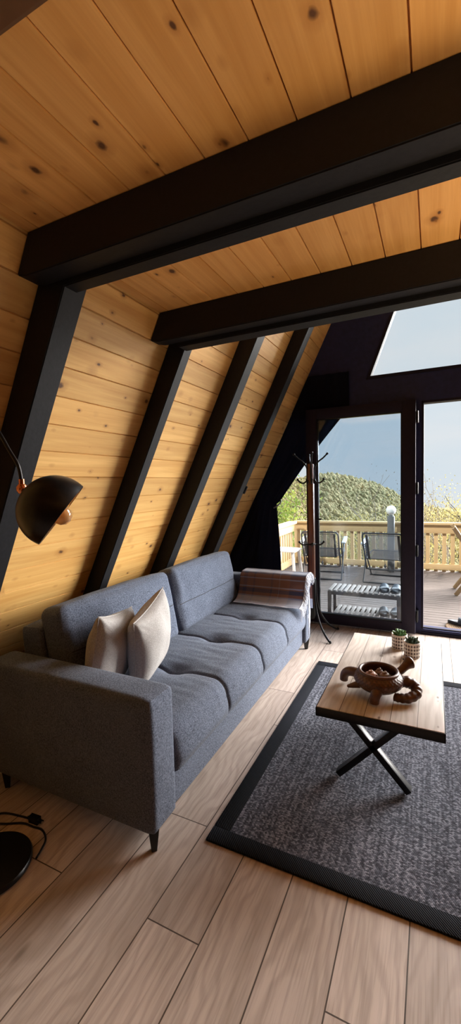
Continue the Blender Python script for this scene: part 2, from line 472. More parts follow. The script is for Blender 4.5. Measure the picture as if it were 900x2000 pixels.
# fixed side light behind the opened door leaf
ps = [(-1.80, .05), (-.16, .05), (-.16, 2.256), (wx(2.256)+.01, 2.256), (-1.80, (-1.80-X0)/SL-.02)]
bm, inn = win_frame(ps, .035, Y_GAB+.01, Y_GAB+.10)
w2 = struct('window_2', bm, M_FRAME)
bm = B(); prism(bm, inn, Y_GAB+.05, Y_GAB+.058); mesh('glass_pane', bm, M_CLEAR, w2, smooth=False)
# its twin at the far right of the gable
bm, inn = win_frame([(2*XC-x, z) for x, z in ps][::-1], .035, Y_GAB+.01, Y_GAB+.10)
w3 = struct('window_3', bm, M_FRAME)
bm = B(); prism(bm, inn, Y_GAB+.05, Y_GAB+.058); mesh('glass_pane', bm, M_CLEAR, w3, smooth=False)

# opened door leaf, folded back flat in front of the side light
def leaf():
    y0, y1 = 4.325, 4.385
    xo0, xo1, zo0, zo1 = -1.205, -.152, .022, 2.262
    xi0, xi1, zi0, zi1 = -1.092, -.272, .118, 2.160
    bm = B()
    box(bm, (xo0, y0, zo0), (xi0, y1, zo1), .004); box(bm, (xi1, y0, zo0), (xo1, y1, zo1), .004)
    box(bm, (xi0, y0, zo0), (xi1, y1, zi0), .004); box(bm, (xi0, y0, zi1), (xi1, y1, zo1), .004)
    d = struct('door_1', bm, M_FRAME, smooth=True)
    bm = B()
    for a, b, c, e in ((xi0, zi0, xi0+.012, zi1), (xi1-.012, zi0, xi1, zi1), (xi0, zi0, xi1, zi0+.012), (xi0, zi1-.012, xi1, zi1)):
        box(bm, (a, y0+.012, b), (c, y1-.012, e))
    mesh('glazing_bead', bm, M_BLKMET, d)
    bm = B(); box(bm, (xi0, y0+.026, zi0), (xi1, y0+.032, zi1)); mesh('glass_pane', bm, M_TINT, d, smooth=False)
    for z in (2.10, 1.43, .83, .19):
        bm = B(); lathe(bm, [(0, -.055), (.009, -.055), (.009, -.052), (.0095, -.05), (.0095, .05), (.009, .055), (0, .055)], (-.139, 4.345, z), 12)
        box(bm, (-.150, 4.349, z-.05), (-.128, 4.43, z+.05))
        mesh('hinge', bm, M_BLKMET, d)
    bm = B(); box(bm, (xo0+.035, y0-.012, 1.02), (xo0+.075, y0, 1.20), .004)
    tube(bm, smoothpath([(xo0+.055, y0-.012, 1.13), (xo0+.055, y0-.05, 1.13), (xo0+.075, y0-.055, 1.13), (xo0+.17, y0-.055, 1.13)], 4), .009, 8)
    mesh('door_handle', bm, M_BLKMET, d)
leaf()
bm = B(); box(bm, (-.105, Y_GAB-.02, 0), (1.905, Y_GAB+.14, .022), .004); box(bm, (-.105, Y_GAB+.02, .022), (1.905, Y_GAB+.05, .06), .003)
struct('trim_1', bm, M_FRAME)
bm = B(); box(bm, (-.105, Y_GAB+.0, .05), (-.085, Y_GAB+.10, 2.256)); box(bm, (-.105, Y_GAB+.0, 2.235), (1.905, Y_GAB+.10, 2.257)); box(bm, (1.885, Y_GAB, .05), (1.905, Y_GAB+.1, 2.256))
struct('trim_2', bm, M_FRAME)
bm = B(); box(bm, (wx(2.3)+.02, .24, 2.275), (2*XC-wx(2.3)-.02, .53, CZ), .01); struct('trim_3', bm, M_BROWN)

# rafters against the sloping wall and collar beams under the loft
RAFT = [(1.18, 1.285, .138, -.1, 2.42, 'black painted rafter nearest the camera, behind the hanging lamp shade'),
        (2.05, 2.125, .112, -.1, 2.42, 'black painted rafter carrying the left end of the second ceiling beam'),
        (2.79, 2.90, .125, -.1, ZTOP-.5, 'black painted rafter between the second ceiling beam and the rafter with the small black box'),
        (3.62, 3.735, .118, -.1, ZTOP-.5, 'black painted rafter nearest the glass wall, with a small black box on it')]
for ya, yb, D, z0, z1, lab in RAFT:
    bm = B()
    zz0 = 0.0
    prism(bm, [(wx(zz0)+.0005, zz0), (wx(zz0, D), zz0), (wx(z1, D), z1), (wx(z1)+.0005, z1)], ya, yb)
    bmesh.ops.bevel(bm, geom=bm.edges[:], offset=.004, segments=2, affect='EDGES')
    tag(mesh('rafter', bm, M_BLACK, loc=(wx(0)+.03, (ya+yb)/2, 0)), lab, 'rafter', 'black rafters on the sloping wall')
for (ya, ym, yb), lab in (((1.09, 1.178, 1.245), 'black painted double ceiling beam nearest the camera, spanning above the sofa'),
                           ((1.89, 1.963, 2.048), 'black painted double ceiling beam at the loft edge, just in front of the glass gable')):
    root = thing('ceiling_beam', lab, 'beam', (wx(2.3), ya, 2.25), group='black collar beams under the ceiling')
    bm = B(); prism(bm, [(wx(2.285)+.002, 2.285), (wx(2.285, .045), 2.272), (2*XC-wx(2.285, .045), 2.272), (2*XC-wx(2.285)-.002, 2.285), (2*XC-wx(CZ)-.002, CZ-.001), (wx(CZ)+.002, CZ-.001)], ya, ym)
    bmesh.ops.bevel(bm, geom=bm.edges[:], offset=.004, segments=2, affect='EDGES'); mesh('facing_board', bm, M_BLACK, root)
    bm = B(); zb = 2.252
    prism(bm, [(wx(zb, .13), zb), (2*XC-wx(zb, .13), zb), (2*XC-wx(CZ, .02), CZ-.001), (wx(CZ, .02), CZ-.001)], ym+.001, yb)
    bmesh.ops.bevel(bm, geom=bm.edges[:], offset=.004, segments=2, affect='EDGES'); mesh('rear_board', bm, M_BLACK, root)
bm = B(); c = Vector((wx(1.46, .10), 3.737, 1.46)); 
Mx = Matrix.Translation(c) @ Matrix.Rotation(math.atan(SL), 4, 'Y')
box(bm, (-.028, 0, -.04), (.028, .028, .04), .005, 2, Mx); box(bm, (-.012, .026, -.016), (.012, .034, .016), .003, 2, Mx)
tag(mesh('light_switch', bm, M_BLKMET, loc=c), 'small black plastic box fixed to the side of the rafter nearest the glass wall', 'switch')

# ------------------------------------------------------------------ curtain, tied back across the side light
def curtain():
    root = thing('curtain', 'black blackout curtain tied back beside the glass door, behind the sofa', 'curtain', (-1.65, 4.40, 0))
    def edge(z):   # right border of the cloth
        if z > 2.25: return -.775+(z-2.25)*.0
        if z >= 1.30:
            t = (z-1.30)/(2.25-1.30); return -1.535+t*.76-.03*math.sin(PI*t)
        t = (1.30-z)/1.28; return -1.56+.035*math.sin(min(1, t*1.6)*PI/2)
    bm = B()
    def fn(u, v):
        z = .02+v*(2.62-.02)
        a = wx(z, .012); b = max(edge(z), a+.03); x = a+(b-a)*u
        gather = math.exp(-((z-1.27)/.16)**2)
        fold = .010+.012*(1-min(1, abs(z-1.2)/.9))
        ph = u*(30 if z < 1.3 else 22)+.7*math.sin(z*3)
        y = 4.408+fold*math.sin(ph)*(.35+.65*u)*(1-.4*gather)-.012*gather
        return (x, min(y, 4.426), z)
    grid(bm, fn, 90, 110)
    bmesh.ops.solidify(bm, geom=bm.faces[:], thickness=.002)
    mesh('cloth', bm, M_CURT, root, angle=80)
    bm = B(); tube(bm, smoothpath([(-1.60, 4.41, 1.24), (-1.58, 4.368, 1.245), (-1.545, 4.366, 1.265), (-1.515, 4.39, 1.30), (-1.525, 4.42, 1.33)], 5), .009, 8)
    mesh('tieback', bm, plain('grey_tieback_cord', (.20, .22, .27), .6), root)
curtain()

# ------------------------------------------------------------------ sofa
def sofa():
    root = thing('sofa', 'three seat charcoal grey fabric sofa standing along the sloping pine wall', 'sofa', (-1.5, 2.48, 0))
    for y0, y1, lab in ((1.285, 1.462, None), (3.515, 3.675, None)):
        bm = B(); c = (-1.512, (y0+y1)/2, .372); h = (.510, (y1-y0)/2, .285)
        rbox(bm, h, .028, 16, (.004, .008, .006), TR(c)); mesh('arm', bm, M_SOFA, root)
    bm = B(); rbox(bm, (.50, 1.026, .085), .015, 12, (0, 0, 0), TR((-1.53, 2.488, .165))); mesh('base', bm, M_SOFA, root)
    # seat: one tufted pad, four segments
    seams = (1.975, 2.483, 2.99); tx = -1.345
    y0, y1 = 1.465, 3.512; xf, xb, zb, zt, R = -1.005, -1.78, .25, .445, .085
    prof = []
    n1, n2, n3 = 12, 16, 60
    for i in range(n1): prof.append((xf+.012*math.sin(PI*i/(n1)), zb+(zt-R-zb)*i/n1, 1, 0))
    for i in range(n2+1):
        a = PI/2*i/n2; prof.append((xf-R+R*math.cos(a), zt-R+R*math.sin(a), math.cos(a), math.sin(a)))
    for i in range(1, n3): prof.append((xf-R+(xb-xf+R)*i/n3, zt, 0, 1))
    import mathutils.noise as mn
    def fn(u, v):
        k = u*(len(prof)-1); px_, pz_, nx_, nz_ = prof[min(int(round(k)), len(prof)-1)]
        y = y0+(y1-y0)*v
        segs = [y0]+list(seams)+[y1]; d = 0
        for a, b in zip(segs[:-1], segs[1:]):
            if a <= y <= b:
                t = (y-a)/(b-a); d = .016*(1-abs(2*t-1)**3)
        for s in seams:
            d -= .012*math.exp(-((y-s)/.010)**2)*(1 if px_ < xf+.5 else 0)
            rr = ((px_-tx)/.075)**2+((y-s)/.06)**2
            d -= .034*math.exp(-rr)
        # soft wrinkles running across the seat near the tufts
        d += .003*mn.noise(Vector((px_*7, y*22, 1.3)))*(.4+.6*math.exp(-((px_-tx)/.25)**2))
        d += .006*mn.noise(Vector((px_*4, y*3, 4.3)))
        lowfade = min(1, max(0, (pz_-zb)/.05))
        d *= lowfade if nz_ < .2 else 1
        e = min(y-y0, y1-y); rnd = -.02*math.exp(-e/.012)
        return (px_+nx_*(d+rnd), y, pz_+nz_*(d+rnd))
    bm = B(); grid(bm, fn, len(prof), 330)
    seat = mesh('seat_cushion', bm, M_SOFA, root, angle=70)
    # dark piping of the seams
    for s in seams:
        pts = []
        for px_, pz_, nx_, nz_ in prof[2:]:
            rr = ((px_-tx)/.075)**2; d = -.0105-.034*math.exp(-rr)
            pts.append((px_+nx_*d, s, pz_+nz_*d))
        bm = B(); tube(bm, pts[::2], .0030, 6); mesh('seam', bm, M_SEAM, seat)
    # back frame and loose back cushions
    bm = B(); rbox(bm, (.075, 1.025, .26), .03, 12, (0, 0, .004), TR((-1.878, 2.488, .535), (0, -.06, 0))); mesh('back_frame', bm, M_SOFA, root)
    def backc(y0, y1, sag, seed):
        H = .235; c = (-1.745, (y0+y1)/2, .655)
        Mx = TR(c, (0, -.20, 0))
        bm = B(); rbox(bm, (.088, (y1-y0)/2, H), .045, 26, (.032, .012, .012), None, .004, seed)
        for v in bm.verts:
            if v.co.x > .02:
                zz = v.co.z+.0
                v.co.x -= .020*math.exp(-((zz+sag)/.013)**2)*max(0, 1-abs(v.co.y/((y1-y0)/2))**8)
                v.co.x -= .028*math.exp(-((v.co.y/.06)**2+((zz+sag)/.045)**2))
                v.co.x += .0055*mn.noise(Vector((v.co.y*24, zz*6, seed)))*max(0, min(1, (zz+sag)/.1))
            v.co = Mx @ v.co
        tr = BVHTree.FromBMesh(bm); pts = []
        for k in range(41):
            t = -.95+1.9*k/40; o3 = Mx @ Vector((.4, t*(y1-y0)/2, -sag)); dr = (Mx.to_3x3() @ Vector((-1, 0, 0)))
            hit = tr.ray_cast(o3, dr)[0]
            if hit is not None: pts.append(hit)
        o = mesh('back_cushion', bm, M_SOFA, root, angle=80)
        bm = B(); tube(bm, pts, .0028, 6); mesh('seam', bm, M_SEAM, o)
    backc(1.50, 2.475, .005, 2); backc(2.515, 3.48, .03, 5)
    for x, y in ((-1.035, 1.325), (-1.94, 1.325), (-1.035, 3.635), (-1.94, 3.635)):
        bm = B(); lathe(bm, [(0, 0), (.014, 0), (.016, .004), (.030, .10), (.030, .106), (0, .106)], (x, y, 0), 4)
        mesh('leg', bm, M_BLKMET, root, label='tapered black leg')
sofa()

def pillow(loc, rot, label, w, h, T, seed):
    import mathutils.noise as mn
    root = thing('throw_pillow', label, 'pillow', loc, rot, 'cream pillows on the sofa')
    bm = B()
    def side(sg):
        def fn(a, b):
            u, v = a*2-1, b*2-1
            x = u*w*(1-.085*(1-v*v)); y = v*h*(1-.085*(1-u*u))
            t = T*((1-u*u)*(1-v*v))**.42 if abs(u) < 1 and abs(v) < 1 else 0
            wr = .012*mn.noise(Vector((x*9+seed, y*9, sg*2)))*(1-max(u*u, v*v)**3)
            k = max(0, abs(u)*abs(v)-.35); wr += .010*math.sin((abs(u)-abs(v))*26+seed)*k*(1-max(abs(u), abs(v))**6)
            return (x, sg*t+wr*(1 if t > 0 else 0), y)
        return fn
    grid(bm, side(1), 41, 41); grid(bm, side(-1), 41, 41)
    bmesh.ops.remove_doubles(bm, verts=bm.verts, dist=.0008)
    o = mesh('cover', bm, M_CREAM, root, world=False, angle=75)
    bm = B(); pts = []
    for k in range(80):
        t = k/80*4; e = int(t); f = (t-e)*2-1
        u, v = ((f, -1), (1, f), (-f, 1), (-1, -f))[e]
        pts.append((u*w*(1-.085*(1-v*v)), 0, v*h*(1-.085*(1-u*u))))
    tube(bm, pts, .0035, 6, closed=True); mesh('piping', bm, M_CREAM, root, world=False)
pillow((-1.535, 1.665, .65), (-.14, -.16, math.radians(-74)), 'cream fabric pillow against the near sofa arm, the left one of the two', .20, .20, .10, 1)
pillow((-1.42, 1.85, .665), (-.12, .20, math.radians(-76)), 'cream fabric pillow further along the seat, the right one of the two', .21, .21, .10, 4)

# ------------------------------------------------------------------ plaid throw over the far arm
def throw():
    import mathutils.noise as mn
    k = N('plaid_wool'); X = k.sep(k.tc('UV')); U, V = X[0], X[1]
    def bands(t, spec, base):
        c = None; r = k.n('ShaderNodeValToRGB'); r.color_ramp.interpolation = 'CONSTANT'; e = r.color_ramp.elements
        while len(e) < len(spec): e.new(.5)
        for i, (p, cl) in enumerate(spec): e[i].position = p; e[i].color = (*cl, 1)
        k.l(t, r.inputs[0]); return r.outputs[0]
    nv, br, lt, wt = (.030, .033, .085), (.24, .105, .058), (.33, .36, .47), (.58, .60, .68)
    a = bands(V, [(0, wt), (.05, br), (.12, nv), (.20, br), (.30, nv), (.34, lt), (.36, wt), (.44, lt), (.46, nv), (.49, br), (.55, lt), (.56, br), (.635, lt), (.645, br), (.66, nv), (.70, br), (.74, lt), (.76, wt), (.90, lt), (.92, wt)], nv)
    b = bands(U, [(0, br), (.06, nv), (.12, br), (.22, nv), (.25, br), (.5, nv), (.52, br), (.62, lt), (.63, br), (.78, nv), (1.0, lt)], nv)
    c = k.mix(.32, a, b)
    tw = k.noise(k.map(k.tc('UV'), (220, 400, 1)), 1, 2)
    c = k.mix(k.math('MULTIPLY', k.rng(tw, .4, .7), .3), c, (.5, .5, .55))
    k.bump(tw, .3, .003); k.b.inputs['Sheen Weight'].default_value = .2
    MP = k.fin(c, .95, 0, .15)
    root = thing('throw_blanket', 'brown and navy plaid throw with white fringe folded over the far sofa arm', 'blanket', (-1.28, 3.59, .66))
    path = smoothpath([Vector((p[0], p[1], 0)) for p in ((3.70, .36), (3.698, .50), (3.696, .62), (3.682, .690), (3.63, .706), (3.57, .707), (3.51, .702), (3.475, .672), (3.452, .61), (3.42, .55), (3.385, .508), (3.34, .484), (3.30, .476), (3.27, .474))], 6)
    path = [(p.x, p.y) for p in path]
    def fn(u, v):
        kk = v*(len(path)-1); i = min(int(kk), len(path)-2); f = kk-i
        y = path[i][0]*(1-f)+path[i+1][0]*f; z = path[i][1]*(1-f)+path[i+1][1]*f
        x = -1.60+(.612)*u+.03*(v-.6)*(1-u)
        hang = max(0, .66-z)
        d = .007*mn.noise(Vector((x*9, z*5+y*5, 2.0)))+.010*hang*3*math.sin(x*23)
        if y < 3.48: y -= abs(d)*.6; z += abs(d)*.5
        elif y > 3.685: y += abs(d)
        else: z += abs(d)*.5
        return (x, y, z+(.018*max(0, mn.noise(Vector((x*6, 3.0, 1)))) if y < 3.36 else 0))
    bm = B(); grid(bm, fn, 80, 70, uvname='UVMap')
    bmesh.ops.solidify(bm, geom=bm.faces[:], thickness=.006)
    mesh('cloth', bm, MP, root, angle=80)
    rnd = random.Random(3); bm = B()
    for i in range(95):
        v = .28+.70*i/94
        p = Vector(fn(1, v)); 
        L_ = rnd.uniform(.05, .11); q = [p, p+Vector((.012+rnd.uniform(0, .010), rnd.uniform(-.01, .01), -L_*.25)), p+Vector((.020+rnd.uniform(-.003, .012), rnd.uniform(-.018, .018), -L_*.65)), p+Vector((.018+rnd.uniform(0, .012), rnd.uniform(-.022, .022), -L_))]
        tube(bm, smoothpath(q, 3), lambda t: .0026-.0012*t, 5)
    for i in range(16):
        p = Vector((-.985, 3.505+rnd.uniform(0, .06), .50-.02*i+rnd.uniform(-.01, .01)))
        q = [p+Vector((0, 0, .08)), p+Vector((.012, .004, .03)), p+Vector((.010+rnd.uniform(0, .006), -.006, -.05)), p+Vector((.008, rnd.uniform(-.01, .01), -.10))]
        if q[-1].z > .14: tube(bm, smoothpath(q, 3), .0024, 5)
    mesh('fringe', bm, plain('white_wool_fringe', (.55, .57, .63), .95), root, label='white twisted fringe')
throw()

# ------------------------------------------------------------------ rug
def rug():
    x0, x1, y0, y1, b = -.862, 2.02, 1.452, 3.40, .078
    root = thing('area_rug', 'flat woven grey rug with a wide black border under the coffee table', 'rug', ((x0+x1)/2, (y0+y1)/2, 0))
    k = N('speckled_rug_weave'); X = k.sep(k.tc())
    cx, cyy = k.math('DIVIDE', X[0], .0090), k.math('DIVIDE', X[1], .0062)
    row = k.math('FLOOR', cyy); ox = k.math('ADD', cx, k.math('MULTIPLY', k.math('MODULO', row, 2), .5))
    cell = k.comb(k.math('FLOOR', ox), row, 0.); r1 = k.white(cell, '3D')
    st = k.noise(k.map(k.tc(), (70, 2.2, 1)), 1, 3, .6); st2 = k.noise(k.map(k.tc(), (2.2, 110, 1)), 1, 3, .6)
    f = k.math('ADD', k.math('MULTIPLY', r1, .42), k.math('ADD', k.math('MULTIPLY', st, .75), k.math('MULTIPLY', st2, .25)))
    c = k.ramp(f, (.45, (.019, .021, .031)), (.70, (.070, .076, .100)), (1.0, (.25, .26, .31)))
    fx = k.math('ABSOLUTE', k.math('SUBTRACT', k.math('FRACT', ox), .5)); fy = k.math('ABSOLUTE', k.math('SUBTRACT', k.math('FRACT', cyy), .5))
    h = k.math('SUBTRACT', 1, k.math('MULTIPLY', k.math('MAXIMUM', fx, fy), 1.6))
    c = k.mix(k.rng(h, .2, .5, .6, 0), c, (.03, .03, .035))
    k.bump(h, .6, .004); MF = k.fin(c, .95, 0, .15)
    k = N('black_rug_border'); X = k.sep(k.tc())
    wv = k.math('SINE', k.math('MULTIPLY', k.math('ADD', X[0], k.math('MULTIPLY', X[1], 1.0)), 620))
    c = k.mix(k.rng(wv, -1, 1), (.005, .006, .008), (.017, .019, .026)); k.bump(wv, .5, .003); MB_ = k.fin(c, .9, 0, .06)
    bm = B(); box(bm, (x0+b-.01, y0+b-.01, .0005), (x1-b+.01, y1-b+.01, .008)); mesh('field', bm, MF, root, smooth=False)
    bm = B()
    def pt(s, t):   # s around the loop, t across the band
        return None
    for a0, a1, c0, c1 in ((x0, x1, y0, y0+b), (x0, x1, y1-b, y1), (x0, x0+b, y0+b, y1-b), (x1-b, x1, y0+b, y1-b)):
        box(bm, (a0, c0, .0005), (a1, c1, .011), .0035)
    mesh('border', bm, MB_, root)
rug()

# ------------------------------------------------------------------ coffee table and what stands on it
RX = math.radians(0)
def table():
    x0, x1, y0, y1, zt = -.500, .052, 1.90, 2.985, .442
    root = thing('coffee_table', 'pale plank coffee table with black edge and crossed black legs on the rug', 'table', ((x0+x1)/2, (y0+y1)/2, .009))
    k = N('pale_table_planks'); X = k.sep(k.tc()); U, V = X[0], X[1]
    bi = k.math('FLOOR', k.math('DIVIDE', k.math('ADD', U, .276), .1104)); rv = k.white(k.math('ADD', bi, 4.4)); off = k.math('MULTIPLY', rv, 9)
    fu = k.math('FRACT', k.math('DIVIDE', k.math('ADD', U, .276), .1104))
    wp = k.noise(k.comb(k.math('MULTIPLY', U, 5), k.math('ADD', k.math('MULTIPLY', V, 1.4), off), 0.), 1, 3)
    rg = k.math('SINE', k.math('MULTIPLY', k.math('ADD', k.math('MULTIPLY', fu, .5), wp), 40))
    fn_ = k.noise(k.comb(k.math('MULTIPLY', U, 130), k.math('ADD', k.math('MULTIPLY', V, 5), off), 0.), 1, 3)
    c = k.mix(k.rng(rg, -.3, 1), (.53, .475, .43), (.44, .38, .335)); c = k.mix(k.math('MULTIPLY', k.rng(fn_, .45, .75), .3), c, (.30, .23, .185))
    for cu, cv, thr, pr, sd in ((.1104, .19, .13, .6, 1.3), (.06, .13, .12, .35, 5.1)):
        vo = k.n('ShaderNodeTexVoronoi'); vo.inputs['Scale'].default_value = 1
        k.l(k.comb(k.math('DIVIDE', U, cu), k.math('DIVIDE', V, cv), sd), vo.inputs['Vector'])
        cs = k.n('ShaderNodeSeparateColor'); k.l(vo.outputs['Color'], cs.inputs[0])
        c = k.mix(k.math('MULTIPLY', k.rng(vo.outputs['Distance'], thr*.5, thr, .85, 0), k.math('LESS_THAN', cs.outputs[0], pr)), c, (.13, .085, .055))
    hs = k.n('ShaderNodeHueSaturation'); k.l(c, hs.inputs['Color']); k.l(k.rng(rv, 0, 1, .86, 1.08), hs.inputs['Value']); c = hs.outputs[0]
    e = k.math('MULTIPLY', k.math('ABSOLUTE', k.math('SUBTRACT', fu, .5)), 2)
    g = k.math('GREATER_THAN', e, .972); c = k.mix(g, c, (.10, .07, .05)); k.bump(k.math('SUBTRACT', k.math('MULTIPLY', fn_, .3), g), .25, .002)
    MT = k.fin(c, k.rng(fn_, .3, .8, .42, .55), 0, .5)
    bm = B(); box(bm, (x0+.004, y0+.004, zt-.036), (x1-.004, y1-.004, zt), .003); mesh('tabletop', bm, MT, root)
    bm = B(); h = zt-.003
    for lo, hi in (((x0, y0, h-.042), (x1, y0+.005, h)), ((x0, y1-.005, h-.042), (x1, y1, h)), ((x0, y0, h-.042), (x0+.005, y1, h)), ((x1-.005, y0, h-.042), (x1, y1, h))): box(bm, lo, hi, .001)
    mesh('edge_band', bm, M_BLKMET, root, label='black painted edge')
    for yy in (2.075, 2.81):
        for (xa, za), (xb, zb), dy in (((-.430, .0225), (-.084, .392), -.0), ((-.097, .0225), (-.432, .392), .0)):
            bm = B(); beam(bm, (xa, yy+dy, za), (xb, yy+dy, zb), .030, .046, up=(0, 1, 0), bev=.002); mesh('leg', bm, M_BLKMET, root)
        bm = B(); box(bm, (-.47, yy-.03, .399), (-.045, yy+.03, .405)); mesh('mounting_plate', bm, M_BLKMET, root)
table()

def turtle_bowl():
    import mathutils.noise as mn
    c = Vector((-.242, 2.135, .443))
    root = thing('turtle_bowl', 'brown clay turtle shaped bowl with shells inside on the coffee table', 'bowl', c)
    k = N('carved_brown_clay'); f = k.noise(k.tc(), 60, 4); X = k.sep(k.tc())
    bd = k.math('SINE', k.math('MULTIPLY', X[2], 330)); ang = k.math('ARCTAN2', X[1], X[0]); sc = k.math('SINE', k.math('MULTIPLY', ang, 34))
    h = k.math('MULTIPLY', bd, sc)
    cc = k.mix(k.rng(f, .3, .7), (.050, .019, .011), (.11, .045, .026)); cc = k.mix(k.rng(h, .2, 1, 0, .6), cc, (.018, .008, .006))
    k.bump(k.math('ADD', k.math('MULTIPLY', h, .35), f), .5, .004); MC = k.fin(cc, .42, 0, .5)
    k = N('plain_brown_clay'); f = k.noise(k.tc(), 45, 4)
    cc = k.mix(k.rng(f, .3, .7), (.050, .019, .011), (.115, .046, .026)); k.bump(f, .3, .004); MC2 = k.fin(cc, .4, 0, .5)
    P = lambda *a: tuple(c[i]+a[i] for i in range(3))
    bm = B(); lathe(bm, [(0, .026), (.050, .027), (.086, .038), (.110, .058), (.118, .078), (.114, .096), (.102, .110), (.093, .119), (.088, .121), (.084, .118), (.083, .112), (.092, .098), (.094, .078), (.06, .056), (0, .052)], c, 44)
    body = mesh('bowl_body', bm, MC, root)
    bm = B(); tube(bm, [P(.0895*math.cos(t), .0895*math.sin(t), .120) for t in [2*PI*i/40 for i in range(40)]], .0085, 10, closed=True); mesh('rim', bm, MC2, root)
    def leg(pts, r0, r1, ridge=0):
        bm = B(); N_ = 8; path = smoothpath([P(*p) for p in pts], N_)
        tube(bm, path, lambda t: (r0+(r1-r0)*t)*(1+ridge*abs(math.sin(t*PI*11)))*(1 if t < .97 else .8), 14); return bm
    mesh('leg', leg([(-.085, .02, .078), (-.125, .035, .078), (-.158, .048, .068), (-.176, .055, .045), (-.180, .057, .014)], .026, .021), MC2, root)
    mesh('leg', leg([(.01, -.085, .062), (.002, -.112, .055), (-.004, -.118, .035), (-.006, -.118, .010)], .026, .022), MC2, root)
    mesh('leg', leg([(.095, .02, .075), (.138, .03, .072), (.168, .025, .055), (.172, -.005, .038), (.140, -.042, .027), (.098, -.052, .025), (.078, -.048, .025)], .026, .017, .20), MC2, root)
    mesh('leg', leg([(.0, .09, .07), (-.01, .13, .068), (-.02, .155, .045), (-.02, .16, .012)], .025, .02), MC2, root)
    bm = leg([(-.085, -.05, .058), (-.115, -.055, .048), (-.142, -.058, .040)], .020, .006); mesh('tail', bm, MC2, root)
    bm = B(); path = smoothpath([P(.075, .06, .090), (P(.100, .085, .105)), P(.120, .105, .122), P(.136, .122, .134), P(.142, .128, .136)], 8)
    tube(bm, path, lambda t: .019+.013*math.exp(-((t-.78)/.22)**2)-(.012 if t > .97 else 0), 14)
    hd = mesh('head', bm, MC2, root)
    for s in (-1, 1):
        bm = B(); lathe(bm, [(0, -.004), (.003, -.003), (.004, 0), (.003, .003), (0, .004)], P(.128+s*.022, .118-s*.020, .142), 10); mesh('eye', bm, M_BLACK, hd)
    MS = plain('pale_pink_shell', (.42, .27, .23), .35, var=.35, scale=40); MS2 = plain('grey_brown_shell', (.20, .14, .12), .4, var=.4, scale=50)
    for (dx, dy, r, mt, lab) in ((-.035, .0, .026, MS, 'pale pink spiral shell in the clay bowl, left of the darker shells'), (.030, .012, .024, MS2, 'grey brown spiral shell at the right in the clay bowl'), (0, .042, .020, MS2, 'small dark spiral shell at the back of the clay bowl')):
        bm = B()
        pts = []
        for i in range(60):
            t = i/59; a = t*2.3*2*PI; rr = r*(1-t)**.9
            pts.append(P(dx+math.cos(a)*rr*.75, dy+math.sin(a)*rr*.75, .083+.035*t))
        tube(bm, pts, lambda t: r*.55*(1-t)+.003, 12)
        o = mesh('seashell', bm, mt, loc=P(dx, dy, .07)); tag(o, lab, 'shell', 'shells in the clay bowl')
turtle_bowl()

def pots():
    k = N('diamond_pattern_pot'); X = k.sep(k.tc()); ang = k.math('DIVIDE', k.math('ARCTAN2', X[1], X[0]), 2*PI)
    a = k.math('ABSOLUTE', k.math('SUBTRACT', k.math('FRACT', k.math('MULTIPLY', ang, 18)), .5)); b = k.math('ABSOLUTE', k.math('SUBTRACT', k.math('FRACT', k.math('MULTIPLY', X[2], 48)), .5))
    d = k.math('LESS_THAN', k.math('ADD', a, b), .43)
    rim = k.math('MAXIMUM', k.math('GREATER_THAN', X[2], .083), k.math('LESS_THAN', X[2], .006)); d = k.math('MULTIPLY', d, k.math('SUBTRACT', 1, rim))
    MP = k.fin(k.mix(d, (.62, .56, .50), (.07, .04, .035)), .45)
    MS = plain('dark_potting_soil', (.03, .02, .014), .95, var=.4, scale=120, bump=.5)
    MG = [plain('bright_green_succulent', (.07, .20, .06), .5, var=.35, scale=40), plain('dark_green_succulent', (.035, .075, .045), .5, var=.35, scale=40)]
    for (x, y), mg, lab, seed in (((-.190, 2.80), MG[0], 'bright green succulent in a diamond patterned pot, the farther of two on the table', 1), ((-.112, 2.69), MG[1], 'dark green succulent in a diamond patterned pot, the nearer of two on the table', 2)):
        root = thing('potted_succulent', lab, 'plant', (x, y, .443), group='succulents on the coffee table')
        bm = B(); lathe(bm, [(0, 0), (.043, 0), (.0455, .003), (.0465, .09), (.0445, .0915), (.041, .088), (.041, .072), (0, .072)], (0, 0, 0), 32); mesh('pot', bm, MP, root, world=False)
        bm = B(); lathe(bm, [(0, .078), (.03, .077), (.041, .0735), (.041, .07), (0, .07)], (0, 0, 0), 24); mesh('soil', bm, MS, root, world=False)
        rnd = random.Random(seed); bm = B()
        for ring, (n, tilt, ln) in enumerate(((9, .35, .046), (8, .75, .042), (6, 1.1, .036), (4, 1.4, .028))):
            for i in range(n):
                az = 2*PI*(i+.5*ring)/n+rnd.uniform(-.15, .15); tl = tilt+rnd.uniform(-.12, .12); l = ln*rnd.uniform(.9, 1.15)
                dr = Vector((math.cos(az)*math.cos(tl), math.sin(az)*math.cos(tl), math.sin(tl))); up = Vector((-math.cos(az)*math.sin(tl), -math.sin(az)*math.sin(tl), math.cos(tl)))
                pts = [Vector((0, 0, .079))+dr*l*t+up*(.35*l*t*t) for t in (0, .2, .4, .6, .8, .92, 1)]
                tube(bm, pts, lambda t: .0082*math.sin(PI*min(.98, .28+.7*t))+.0006, 7)
        mesh('foliage', bm, mg, root, world=False)
pots()

